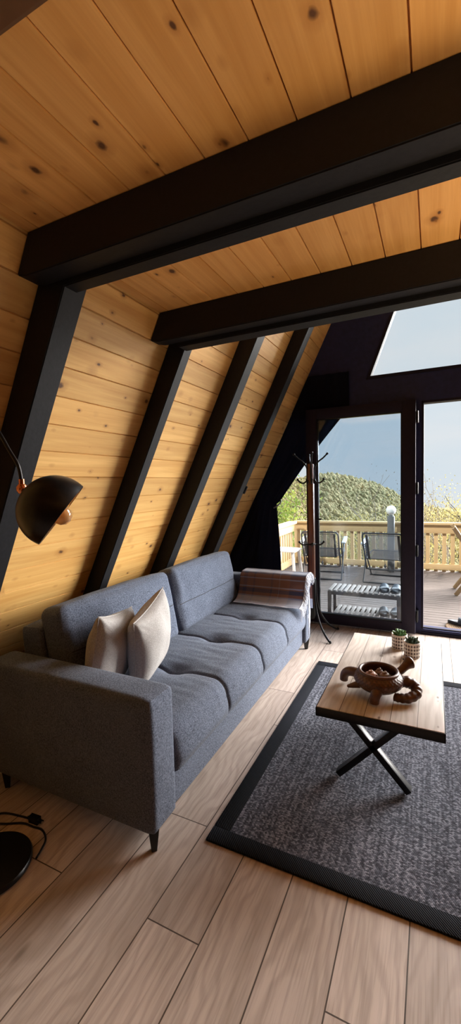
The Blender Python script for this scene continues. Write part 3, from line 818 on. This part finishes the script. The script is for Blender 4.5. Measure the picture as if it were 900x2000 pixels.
# ------------------------------------------------------------------ arc floor lamp
def lamp():
    bx, by = -1.588, .985
    root = thing('floor_lamp', 'black arc floor lamp with a dome shade hanging in front of the near rafter', 'lamp', (bx, by, 0))
    bm = B(); lathe(bm, [(0, 0), (.154, 0), (.158, .004), (.158, .016), (.154, .022), (.02, .026), (.02, .05), (.013, .055), (0, .055)], (bx, by, 0), 64); mesh('base', bm, M_BLKMET, root)
    jc = Vector((-1.343, 1.04, 1.507))
    bm = B(); tube(bm, [(bx, by, .03), (bx, by, 1.55)]+smoothpath([(bx, by, 1.60), (bx+.015, by+.004, 1.72), (bx+.075, by+.02, 1.775), (bx+.145, by+.035, 1.735), (bx+.200, by+.045, 1.65), (bx+.238, by+.05, 1.59), tuple(jc+Vector((-.001, 0, .030)))], 8), .0065, 12)
    mesh('pole', bm, M_BLKMET, root)
    MC = plain('polished_copper', (.60, .22, .10), .22, 1.0, var=.1)
    bm = B(); lathe(bm, [(0, -.02), (.012, -.017), (.019, -.006), (.019, .006), (.012, .017), (0, .02)], jc, 20)
    tube(bm, [jc, jc+Vector((0, 0, .035))], .010, 12)
    # shade: a dome whose mouth looks down to the right
    u_right, v_down = Vector(r2), Vector(d2)
    ax = Vector((.57, .545, -.615)).normalized()
    sc = Vector((-1.200, 1.06, 1.424))
    R_ = .128; Q = ax.to_track_quat('Z', 'Y').to_matrix().to_4x4(); Mx = Matrix.Translation(sc) @ Q
    tube(bm, [jc, sc-ax*R_*.97], .0085, 12); mesh('joint', bm, MC, root, label='copper joint')
    prof = [(R_*math.sin(t), -R_*math.cos(t)) for t in [i/22*(PI*.555) for i in range(23)]]
    prof_in = [(r*.972, z*.972) for r, z in prof][::-1]
    k = N('black_shade_gold_inside'); k2 = k.fin((.010, .010, .011), .3, .3)
    bm = B(); lathe(bm, prof+[((prof[-1][0]+prof_in[0][0])/2, prof[-1][1]+.001)]+prof_in[:1], (0, 0, 0), 64, Mx); mesh('shade', bm, M_BLKMET, root)
    bm = B(); lathe(bm, prof_in, (0, 0, 0), 64, Mx); mesh('shade_lining', bm, plain('brass_lining', (.55, .36, .16), .3, .9), root, label='brass coloured inside of the shade')
    g = N('amber_bulb_glass'); g.b.inputs['Transmission Weight'].default_value = .75; g.fin((.85, .55, .25), .05)
    bm = B(); lathe(bm, [(0, -.045), (.014, -.045), (.016, -.02), (.024, -.004), (.033, .016), (.036, .034), (.031, .052), (.018, .066), (0, .071)], (0, 0, 0), 28, Mx @ Matrix.Translation((0, 0, -.012)))
    bl = mesh('bulb', bm, g.m, root, label='amber glass globe bulb')
    bm = B(); lathe(bm, [(0, -.125), (.016, -.125), (.019, -.10), (.019, -.058), (0, -.056)], (0, 0, 0), 20, Mx); mesh('socket', bm, MC, root)
    z = .006
    bm = B(); tube(bm, smoothpath([(-1.44, 1.085, .014), (-1.462, 1.125, z), (-1.49, 1.172, z), (-1.545, 1.200, z), (-1.60, 1.196, z), (-1.66, 1.19, z), (-1.74, 1.15, z), (-1.84, 1.12, z), (-1.80, 1.19, z), (-1.70, 1.215, z), (-1.64, 1.222, z)], 6), .0045, 8)
    cd = mesh('power_cord', bm, M_BLKMET, root)
    bm = B(); beam(bm, (-1.645, 1.222, .012), (-1.595, 1.224, .014), .020, .024, bev=.004)
    for s in (-.007, .007): beam(bm, (-1.596, 1.224+s, .014), (-1.573, 1.225+s, .014), .004, .004)
    mesh('plug', bm, M_BLKMET, cd)
lamp()

# ------------------------------------------------------------------ coat rack
def coat_rack():
    cx, cyy = -1.078, 4.03
    root = thing('coat_rack', 'wooden coat stand with black hooks and splayed black legs beside the door', 'coat rack', (cx, cyy, 0))
    k = N('varnished_walnut'); f = k.noise(k.map(k.tc(), (60, 60, 2)), 1, 4)
    k.bump(f, .06, .002); MW = k.fin(k.mix(k.rng(f, .35, .7), (.17, .060, .028), (.075, .026, .013)), .28)
    bm = B(); box(bm, (cx-.03, cyy-.03, .30), (cx+.03, cyy+.03, 1.50), .010, 3); lathe(bm, [(0, 1.50), (.024, 1.50), (.024, 1.53), (0, 1.53)], (cx, cyy, 0), 24)
    box(bm, (cx-.028, cyy-.028, 1.53), (cx+.028, cyy+.028, 1.69), .010, 3); mesh('pole', bm, MW, root)
    bm = B(); lathe(bm, [(0, .16), (.02, .16), (.034, .19), (.036, .30), (.036, .56), (.03, .575), (0, .575)], (cx, cyy, 0), 20); mesh('leg_collar', bm, M_BLKMET, root)
    def arm(name, az, pts, r=.0075, knob=.013):
        bm = B(); c, s = math.cos(az), math.sin(az); P = [(cx+a*c, cyy+a*s, z) for a, z in pts]
        pp = smoothpath(P, 7); tube(bm, pp, r, 10)
        if knob: bmesh.ops.create_icosphere(bm, subdivisions=2, radius=knob, matrix=Matrix.Translation(pp[-1]))
        return mesh(name, bm, M_BLKMET, root)
    for az in (math.radians(-42), math.radians(45), math.radians(180)):
        arm('leg', az, [(.030, .56), (.042, .50), (.046, .40), (.060, .29), (.110, .17), (.185, .075), (.265, .020), (.292, .014)], .0095, .014)
    for i in range(4):
        az = math.radians(20+90*i)
        arm('upper_hook', az, [(.030, 1.52), (.031, 1.60), (.040, 1.66), (.075, 1.71), (.120, 1.745), (.160, 1.785)], .0075, .012)
        arm('lower_hook', az, [(.031, 1.62), (.033, 1.56), (.050, 1.515), (.085, 1.505), (.115, 1.525), (.125, 1.54)], .0075, .012)
    bm = B(); tube(bm, [(cx+.034*math.cos(t), cyy+.034*math.sin(t), .905) for t in [2*PI*i/24 for i in range(24)]], .008, 8, closed=True); mesh('ring', bm, M_BLKMET, root)
    for i in range(4):
        arm('lower_hook', math.radians(20+90*i), [(.036, .905), (.07, .895), (.100, .905), (.118, .925)], .0075, .012)
coat_rack()

# ------------------------------------------------------------------ terrace
DZ = -.06
def oldwood(name, c0, c1, along, rough=.8):
    k = N(name); sc = [55, 55, 55]; sc[along] = 2.5
    f = k.noise(k.map(k.tc(), tuple(sc)), 1, 4, .6); g = k.noise(k.tc(), 3.0, 3)
    c = k.mix(k.rng(f, .35, .7), c0, c1); c = k.mix(k.math('MULTIPLY', k.rng(g, .4, .7), .4), c, c1)
    k.bump(f, .15, .003); return k.fin(c, rough, 0, .3)
M_DECK = oldwood('weathered_deck', (.15, .125, .115), (.085, .068, .062), 0)
M_RAILX = oldwood('pine_rail_long', (.54, .40, .22), (.44, .31, .16), 0)
M_RAILZ = oldwood('pine_rail_upright', (.54, .40, .22), (.44, .31, .16), 2)
bm = B(); y = 4.56; 
while y < 7.98:
    box(bm, (-2.62, y, DZ-.028), (3.6, y+.088, DZ)); y += .096
for x in (-2.4, -1.2, 0, 1.2, 2.4, 3.4): box(bm, (x, 4.56, DZ-.16), (x+.06, 7.98, DZ-.03))
struct('deck', bm, M_DECK)

def railing(label, p, q, mats):
    p = Vector(p); q = Vector(q); L_ = (q-p).length; d = (q-p).normalized(); nrm = Vector((-d.y, d.x, 0))
    root = thing('deck_railing', label, 'railing', (p.x, p.y, DZ), group='deck railings')
    def bar(name, a, b, w_, z0, z1, off=0, mat=None, bev=.004):
        bm = B(); P = p+d*a+nrm*off; Q = p+d*b+nrm*off
        beam(bm, (P.x, P.y, (z0+z1)/2), (Q.x, Q.y, (z0+z1)/2), w_, z1-z0, bev=bev); return mesh(name, bm, mat or mats[0], root)
    bar('cap_rail', -.03, L_+.03, .13, .745, .785); bar('top_rail', 0, L_, .04, .60, .742, -.0); bar('bottom_rail', 0, L_, .04, -.02, .075)
    n = int(L_/.127)
    for i in range(n+1):
        a = .05+i*.127
        if a > L_-.02: break
        bm = B(); P = p+d*a+nrm*.034
        box(bm, (-.031, -.013, -.12), (.031, .013, .66), .003, 2, Matrix.Translation((P.x, P.y, 0)) @ Matrix.Rotation(math.atan2(d.y, d.x), 4, 'Z')); mesh('baluster', bm, mats[1], root)
    for a in (0.0, L_*.5, L_):
        bm = B(); P = p+d*a+nrm*.075
        box(bm, (-.045, -.045, -.35), (.045, .045, .742), .005, 2, Matrix.Translation((P.x, P.y, 0)) @ Matrix.Rotation(math.atan2(d.y, d.x), 4, 'Z')); mesh('post', bm, mats[1], root)
railing('pale wooden railing along the far edge of the deck', (-2.42, 7.9, 0), (3.3, 7.9, 0), (M_RAILX, M_RAILZ))
M_RAILY = oldwood('pine_rail_side', (.54, .40, .22), (.44, .31, .16), 1)
railing('pale wooden railing along the left edge of the deck, beside the curtain', (-2.42, 4.75, 0), (-2.42, 7.72, 0), (M_RAILY, M_RAILZ))

def lamp_post():
    x, y = -.655, 7.66
    root = thing('lamp_post', 'grey square garden lamp post with a white globe standing before the railing', 'lamp', (x, y, DZ))
    MG = plain('grey_powder_coat', (.13, .135, .14), .5)
    bm = B(); box(bm, (x-.055, y-.055, DZ), (x+.055, y+.055, .905), .006); mesh('post', bm, MG, root)
    bm = B(); lathe(bm, [(0, .905), (.04, .905), (.04, .925), (0, .925)], (x, y, 0), 20); mesh('collar', bm, MG, root)
    g = N('opal_globe'); g.b.inputs['Subsurface Weight'].default_value = .3; MO = g.fin((.85, .85, .82), .25)
    bm = B(); lathe(bm, [(0.0, .922), (.035, .922)]+[(.082*math.sin(t), 1.005-.082*math.cos(t)) for t in [.45+i/20*(PI-.45) for i in range(20)]]+[(0, 1.087)], (x, y, 0), 28); mesh('globe', bm, MO, root)
lamp_post()

# folding recliners seen from behind
def recliner():
    root = thing('folding_recliner', 'x', 'chair', (0, 0, 0), group='folding recliners on the deck')
    MM = plain('dark_grey_tube', (.035, .036, .04), .4, .3)
    k = N('grey_mesh_sling'); f = k.noise(k.map(k.tc(), (300, 300, 300)), 1, 2)
    k.b.inputs['Transmission Weight'].default_value = 0
    tr = k.n('ShaderNodeBsdfTransparent'); tl = k.n('ShaderNodeBsdfTranslucent'); tl.inputs[0].default_value = (.09, .09, .095, 1)
    m1 = k.n('ShaderNodeMixShader'); m1.inputs[0].default_value = .45; m2 = k.n('ShaderNodeMixShader'); m2.inputs[0].default_value = .30
    k.fin((.055, .055, .06), .8); k.l(k.b.outputs[0], m1.inputs[1]); k.l(tl.outputs[0], m1.inputs[2]); k.l(m1.outputs[0], m2.inputs[1]); k.l(tr.outputs[0], m2.inputs[2]); k.l(m2.outputs[0], k.out.inputs[0])
    MS = k.m; MD = plain('black_sling_hem', (.02, .02, .022), .85)
    MA = plain('pale_grey_armrest', (.36, .40, .44), .45)
    hw = .285; zb, zt = .20, .80    # heights above the deck
    lean = .38
    def bp(x, t): return Vector((x, -.05-(t*lean), zb+(zt-zb)*t))    # point on the back plane
    pts = [bp(-hw, 0), bp(-hw-.0, .5), bp(-hw, .9), bp(-hw+.03, .985), bp(-hw+.07, 1), bp(hw-.07, 1), bp(hw-.03, .985), bp(hw, .9), bp(hw, .5), bp(hw, .06), bp(hw-.03, -.0), bp(hw-.08, -.015), bp(-hw+.08, -.015), bp(-hw+.03, 0)]
    bm = B(); tube(bm, smoothpath(pts+[pts[0]], 4)[:-1], .0125, 8, closed=True); mesh('back_frame', bm, MM, root, world=False)
    bm = B(); grid(bm, lambda u, v: bp((-.225+.45*u)*(1-.04*math.sin(PI*v)), .27+.70*v)+Vector((0, .03*math.sin(PI*v)*math.sin(PI*u), 0)), 16, 16)
    bmesh.ops.solidify(bm, geom=bm.faces[:], thickness=.003); sl = mesh('sling', bm, MS, root, world=False)
    bm = B(); beam(bm, bp(-.235, .30), bp(.235, .30), .05, .006); beam(bm, bp(-.235, .955), bp(.235, .955), .035, .006)
    beam(bm, bp(-.225, .28), bp(-.225, .96), .035, .006, up=(0, 1, 0)); beam(bm, bp(.225, .28), bp(.225, .96), .035, .006, up=(0, 1, 0)); mesh('hem', bm, MD, sl, world=False)
    for s in (-1, 1):
        bm = B(); z = []
        for i in range(15): z.append(bp(s*(hw-.008 if i % 2 else .232), .30+.42*i/14))
        tube(bm, z, .0035, 6); mesh('lacing', bm, MM, root, world=False, label='zigzag elastic lacing')
    # seat ahead of the back
    st = lambda x, t: Vector((x, -.03+.52*t, .36+.05*t))
    bm = B(); tube(bm, smoothpath([st(-hw, 0), st(-hw, .9), st(-hw+.06, 1), st(hw-.06, 1), st(hw, .9), st(hw, 0)], 5), .0125, 8); mesh('seat_frame', bm, MM, root, world=False)
    bm = B(); grid(bm, lambda u, v: st(-.24+.48*u, .03+.92*v)+Vector((0, 0, -.03*math.sin(PI*v))), 10, 12); bmesh.ops.solidify(bm, geom=bm.faces[:], thickness=.003); mesh('seat_sling', bm, MS, root, world=False)
    for s in (-1, 1):
        bm = B(); rbox(bm, (.032, .21, .014), .012, 8, (0, 0, .006), TR((s*(hw+.055), .12, .615), (.12, 0, 0))); mesh('armrest', bm, MA, root, world=False)
        bm = B(); rbox(bm, (.012, .02, .09), .008, 6, (0, 0, 0), TR((s*(hw+.05), .02, .52), (.25, 0, 0))); mesh('armrest_bracket', bm, MA, root, world=False)
        bm = B(); tube(bm, [(s*(hw+.04), .30, .60), (s*(hw+.03), .05, .30), (s*(hw+.025), -.20, .012)], .0115, 8); mesh('leg', bm, MM, root, world=False)
        bm = B(); tube(bm, [(s*(hw+.02), -.05, .60), (s*(hw+.015), .12, .33), (s*(hw+.0), .40, .014)], .0115, 8); mesh('leg', bm, MM, root, world=False)
    for yy in (-.20, .40):
        bm = B(); tube(bm, [(-hw-.025, yy, .0125), (hw+.025, yy, .0125)], .0115, 8); mesh('foot_bar', bm, MM, root, world=False)
    bm = B(); tube(bm, [bp(.0, .27), bp(.0, .16)], .003, 6); lathe(bm, [(0, -.04), (.022, 0), (0, .04)], bp(0, .10), 4); mesh('tag', bm, MM, root, world=False)
    return root
rc = recliner()
rc.location = (-1.645, 6.86, DZ); rc.rotation_euler = (0, 0, math.radians(6)); rc['label'] = 'dark folding recliner on the deck, the left one, partly behind the coat stand'
dup(rc, (-.66, 6.86, DZ), (0, 0, math.radians(-2)), 'dark folding recliner on the deck, the right one, in front of the globe lamp post')

def bench():
    x0, x1, y0, y1, zt = -1.075, -.305, 4.67, 5.0, .30
    root = thing('shoe_bench', 'grey slatted two tier shoe bench on the deck behind the glass door', 'bench', ((x0+x1)/2, (y0+y1)/2, DZ))
    MW = oldwood('grey_bench_wood', (.20, .18, .17), (.13, .115, .105), 1)
    MD = oldwood('brown_bench_frame', (.11, .085, .07), (.07, .052, .043), 2)
    for x in (x0+.02, x1-.02):
        for y in (y0+.02, y1-.02):
            bm = B(); box(bm, (x-.019, y-.019, DZ), (x+.019, y+.019, zt-.018), .003); mesh('leg', bm, MD, root)
    for z in (zt, .045):
        for y in (y0+.02, y1-.02):
            bm = B(); box(bm, (x0, y-.014, z-.055), (x1, y+.014, z-.018), .003); mesh('rail', bm, MD, root)
        n = 14
        for i in range(n):
            x = x0+.025+(x1-x0-.05)*i/(n-1)
            if z < .2 and (i == 0 or i == n-1): continue
            bm = B(); box(bm, (x-.0175, y0, z-.018), (x+.0175, y1, z), .003); mesh('slat', bm, MW, root)
bench()

def slide(loc, rz, label):
    root = thing('slide_sandal', label, 'sandal', loc, (0, 0, rz), 'sandals on the shoe bench')
    MB1 = plain('black_sole', (.015, .015, .017), .7); MB2 = plain('blue_grey_strap', (.10, .12, .145), .45); MB3 = plain('grey_footbed', (.12, .13, .145), .7)
    def outl(t, s=1.0):
        a = 2*PI*t; y = math.cos(a)*.128*s; wv = .046+.010*math.cos(a)-.004*math.cos(2*a)
        return math.sin(a)*wv*s, y
    def slab(z0, z1, s):
        bm = B(); n = 36; A = []
        for z, k_ in ((z0, s*.97), (z0+.004, s), (z1-.004, s), (z1, s*.97)):
            A.append([bm.verts.new((*outl(i/n, k_), z)) for i in range(n)])
        for a, b in zip(A[:-1], A[1:]):
            for i in range(n): bm.faces.new((a[i], a[(i+1) % n], b[(i+1) % n], b[i]))
        bm.faces.new(A[0][::-1]); bm.faces.new(A[-1]); return bm
    mesh('sole', slab(0, .028, 1), MB1, root, world=False); mesh('footbed', slab(.027, .034, .92), MB3, root, world=False)
    bm = B(); grid(bm, lambda u, v: Vector((-math.cos(PI*u)*(.053+.004*v), -.005+.095*v-.01*math.sin(PI*u), .020+.058*math.sin(PI*u)*(1-.25*v))), 20, 8)
    bmesh.ops.solidify(bm, geom=bm.faces[:], thickness=.006); mesh('strap', bm, MB2, root, world=False)
for i, (x, y, z, lab) in enumerate(((-.484, 4.84, .30, 'blue grey slide sandal on the bench top, left of its pair'), (-.358, 4.84, .30, 'blue grey slide sandal on the bench top, right of its pair'),
                                    (-.488, 4.82, .045, 'blue grey slide sandal on the lower bench shelf, left of its pair'), (-.364, 4.82, .045, 'blue grey slide sandal on the lower bench shelf, right of its pair'))):
    slide((x, y, z+.0005), math.radians(176 if i % 2 else 184), lab)

def side_table():
    x, y = -2.08, 6.25
    root = thing('plastic_side_table', 'white plastic garden table by the left railing, seen past the curtain', 'table', (x, y, DZ))
    MW = plain('white_plastic', (.55, .56, .58), .4)
    bm = B(); rbox(bm, (.20, .20, .015), .012, 8, (0, 0, 0), TR((x, y, .47))); mesh('tabletop', bm, MW, root)
    for a in (-1, 1):
        for b in (-1, 1):
            bm = B(); beam(bm, (x+a*.155, y+b*.155, .46), (x+a*.20, y+b*.20, DZ), .035, .035, up=(0, 1, 0), bev=.006); mesh('leg', bm, MW, root)
side_table()

def wood_chair():
    root = thing('folding_wood_chair', 'pale wooden folding deck chair at the right edge, beyond the open doorway', 'chair', (.55, 6.5, DZ))
    MW = oldwood('pale_chair_wood', (.36, .27, .16), (.27, .19, .10), 2)
    for y in (6.28, 6.78):
        bm = B(); beam(bm, (.245, y, .86), (.80, y, DZ+.005), .05, .03, up=(0, 1, 0), bev=.004); mesh('back_leg', bm, MW, root)
        bm = B(); beam(bm, (.275, y+(.04 if y < 6.5 else -.04), DZ+.005), (.62, y+(.04 if y < 6.5 else -.04), .46), .05, .03, up=(0, 1, 0), bev=.004); mesh('front_leg', bm, MW, root)
    for i in range(6):
        t = .04+.075*i; bm = B(); c = Vector((.245+.555*t+.02, 6.53, .86-.92*t))
        box(bm, (-.008, -.235, -.028), (.008, .235, .028), .003, 2, Matrix.Translation(c) @ Matrix.Rotation(-.55, 4, 'Y')); mesh('back_slat', bm, MW, root)
    for i in range(6):
        c = Vector((.50+.07*i, 6.53, .34+.022*i)); bm = B(); box(bm, (-.028, -.20, -.008), (.028, .20, .008), .003, 2, Matrix.Translation(c) @ Matrix.Rotation(-.3, 4, 'Y')); mesh('seat_slat', bm, MW, root)
    bm = B(); tube(bm, [(.60, 6.31, .43), (.60, 6.75, .43)], .014, 10); mesh('cross_rod', bm, MW, root)
wood_chair()

k = N('coir_mat'); X = k.sep(k.tc()); rr = k.math('SQRT', k.math('ADD', k.math('POWER', X[0], 2), k.math('POWER', X[1], 2)))
f = k.noise(k.tc(), 160, 3); rg = k.math('SINE', k.math('MULTIPLY', rr, 300)); k.bump(k.math('ADD', f, k.math('MULTIPLY', rg, .4)), .5, .006)
M_MAT = k.fin(k.mix(k.rng(f, .3, .7), (.20, .13, .075), (.12, .075, .04)), .95)
bm = B(); lathe(bm, [(0, 0), (.29, 0), (.296, .006), (.29, .014), (0, .014)], (.415, 4.93, DZ), 56)
tag(mesh('doormat', bm, M_MAT, loc=(.415, 4.93, DZ)), 'round tan coir doormat on the deck outside the open doorway', 'doormat')
slide((.265, 5.0, DZ+.0145), math.radians(250), 'dark slide sandal lying on the round doormat')

# ------------------------------------------------------------------ the land beyond
import mathutils.noise as mn
def hillz(x, y):
    base = -3.0-.25*max(0, y-9) if y < 110 else -28.3
    h = 0
    h += 32.5*math.exp(-((x+66)/56)**2-((y-310)/95)**2)
    h += 26*math.exp(-((x+260)/120)**2-((y-280)/140)**2)
    s = min(1, max(0, (y-20)/80))
    return max(base, -28.3)+h+s*2.2*mn.noise(Vector((x*.025, y*.025, 3)))
k = N('grassy_slope'); f = k.noise(k.tc(), .8, 5); g = k.noise(k.tc(), .06, 3)
c = k.mix(k.rng(f, .3, .7), (.085, .085, .04), (.16, .135, .065)); k.bump(f, .5, .3); M_LAND = k.fin(c, .95, 0, .1)
bm = B()
ys = [8.2+i*1.2 for i in range(20)]+[32+i*6 for i in range(80)]
def land(u, v):
    y = ys[min(len(ys)-1, int(round(v*(len(ys)-1))))]; sp_ = 14+y*.95; x = -sp_+2*sp_*u-.12*y
    return (x, y, hillz(x, y))
grid(bm, land, 110, len(ys)); o = mesh('ground', bm, M_LAND); o['kind'] = 'structure'

k = N('wooded_hill_foliage'); rv = k.math('ADD', k.math('MULTIPLY', k.noise(k.tc(), .55, 2), .75), k.math('MULTIPLY', k.noise(k.tc(), .05, 2), .25)); f = k.noise(k.tc(), 2.2, 3)
c = k.mix(k.rng(rv, .40, .60), (.085, .095, .045), (.24, .205, .115)); c = k.mix(k.rng(f, .4, .75, 0, .6), c, (.29, .25, .15)); k.bump(f, .8, 1.0); M_FOREST = k.fin(c, .95, 0, .05)
bm = B(); rnd = random.Random(11)
ico = bmesh.new(); bmesh.ops.create_icosphere(ico, subdivisions=1, radius=1); IV = [v.co.copy() for v in ico.verts]; IF = [[v.index for v in f.verts] for f in ico.faces]; ico.free()
cnt = 0
for i in range(22000):
    y = rnd.uniform(150, 330); x = rnd.uniform(-.36*y-4, .12*y+4)
    z = hillz(x, y); r = .55+.55*rnd.random()+(1.0*rnd.random()**6); zs = rnd.uniform(.85, 1.9)
    vv = []
    for q in IV:
        j = 1+.42*mn.noise(q*2.3+Vector((i*1.7, 0, 0)))
        vv.append(bm.verts.new((x+q.x*r*j, y+q.y*r*j, z+r*.5+q.z*r*zs*j)))
    for f_ in IF: bm.faces.new([vv[t] for t in f_])
o = mesh('forest', bm, M_FOREST, loc=(-60, 250, -20), angle=180); o['kind'] = 'stuff'; o['label'] = 'dense olive green woodland covering the distant hill'; o['category'] = 'forest'

M_BARK = plain('grey_brown_bark', (.10, .085, .07), .9, var=.35, scale=25, bump=.5)
M_TWIG = plain('pale_grey_twigs', (.21, .18, .15), .9, var=.25, scale=25)
def leafmat(name, c0, c1):
    k = N(name); rv = k.noise(k.tc(), 2.2, 3)
    tl = k.n('ShaderNodeBsdfTranslucent'); c = k.mix(k.rng(rv, .35, .65), c0, c1); k.l(c, tl.inputs[0]); mx = k.n('ShaderNodeMixShader'); mx.inputs[0].default_value = .35
    k.fin(c, .7, 0, .2); k.l(k.b.outputs[0], mx.inputs[1]); k.l(tl.outputs[0], mx.inputs[2]); k.l(mx.outputs[0], k.out.inputs[0]); return k.m
M_LEAF_Y = leafmat('yellow_olive_leaves', (.24, .215, .075), (.40, .33, .13))
M_LEAF_G = leafmat('fresh_green_leaves', (.10, .17, .035), (.24, .27, .06))
M_LEAF_D = leafmat('deep_green_leaves', (.03, .075, .03), (.07, .11, .035))
M_LEAF_B = leafmat('brown_sparse_leaves', (.075, .06, .03), (.15, .12, .055))
def tree(name, label, x, y, z0, h, spread, nleaf, lsize, mat, seed, cat='tree', sparse=False, group=None, low=.25):
    rnd = random.Random(seed); root = thing(name, label, cat, (x, y, z0), group=group)
    bm = B(); tips = []
    def grow(p, d, l, r, lvl):
        q = p+d*l; mid = p+d*l*.5+Vector((rnd.uniform(-1, 1), rnd.uniform(-1, 1), 0))*l*.06
        tube(bm, smoothpath([p, mid, q], 3), lambda t: r*(1-.38*t), 6 if lvl else 8)
        if lvl >= 1: tips.append((mid, q))
        if lvl < 3:
            for i in range(rnd.choice((3, 3, 4)) if not sparse else 3):
                az = rnd.uniform(0, 2*PI); s = Vector((math.cos(az)*spread, math.sin(az)*spread, rnd.uniform(.1, .75))).normalized()
                t = rnd.uniform(.45, 1)
                grow(p+d*l*t, (d*.55+s*.75).normalized(), l*rnd.uniform(.5, .72), r*.55, lvl+1)
    for i in range(1 if not sparse else 3):
        d0 = Vector((rnd.uniform(-.12, .12), rnd.uniform(-.1, .1), 1)) if not sparse else Vector((rnd.uniform(-.3, .34), rnd.uniform(-.15, .15), 1))
        grow(Vector((0, 0, 0)), d0.normalized(), h*.46, h*(.022 if not sparse else .0045), 0)
    mesh('trunk', bm, M_BARK if not sparse else M_TWIG, root, world=False)
    bm = B()
    for i in range(nleaf):
        a, b = rnd.choice(tips); t = rnd.uniform(0, 1.05); s = h*(.045 if sparse else .085)
        c = a.lerp(b, t)+Vector((rnd.gauss(0, s), rnd.gauss(0, s), rnd.gauss(0, s)))
        R_ = Euler((rnd.uniform(0, PI), rnd.uniform(0, PI), rnd.uniform(0, PI))).to_matrix(); sz = lsize*rnd.uniform(.6, 1.3)
        q = [c+R_ @ Vector(v)*sz for v in ((-.5, 0, 0), (0, -.28, .05), (.5, 0, 0), (0, .28, .05))]
        bm.faces.new([bm.verts.new(v) for v in q])
    mesh('foliage', bm, mat, root, world=False, smooth=False)
tree('leafy_tree', 'bright green leafy tree beyond the left railing, beside the curtain', -5.0, 13.4, -3.4, 5.2, .8, 5200, .12, M_LEAF_G, 5)
tree('shrub', 'dark green shrub low behind the left railing, beside the curtain', -3.62, 8.9, -2.0, 2.5, .5, 3000, .09, M_LEAF_D, 8, 'shrub')
YG = 'yellowing trees behind the deck railing'
for i, (x, y, h, lab) in enumerate(((-2.75, 17.5, 4.1, 'yellow olive tree behind the railing, between the two recliners'), (-.90, 14.6, 4.5, 'yellow olive tree behind the railing, just past the globe lamp'),
                                    (1.0, 20.0, 4.9, 'yellow olive tree behind the railing, seen through the open doorway'), (-4.1, 20, 4.3, 'yellow olive tree behind the railing, directly behind the left recliner'))):
    tree('olive_tree', lab, x, y, -4.0, h, .62, 5200, .075, M_LEAF_Y, 20+i, group=YG)
tree('sparse_tree', 'thin bare branched tree with few leaves, right of the door post', -.02, 9.9, -3.3, 5.6, .34, 420, .04, M_LEAF_B, 33, sparse=True, group='bare trees')
tree('sparse_tree', 'thin bare branched tree with few leaves, left of the door post', -.62, 13.6, -3.9, 5.9, .30, 620, .05, M_LEAF_B, 37, sparse=True, group='bare trees')
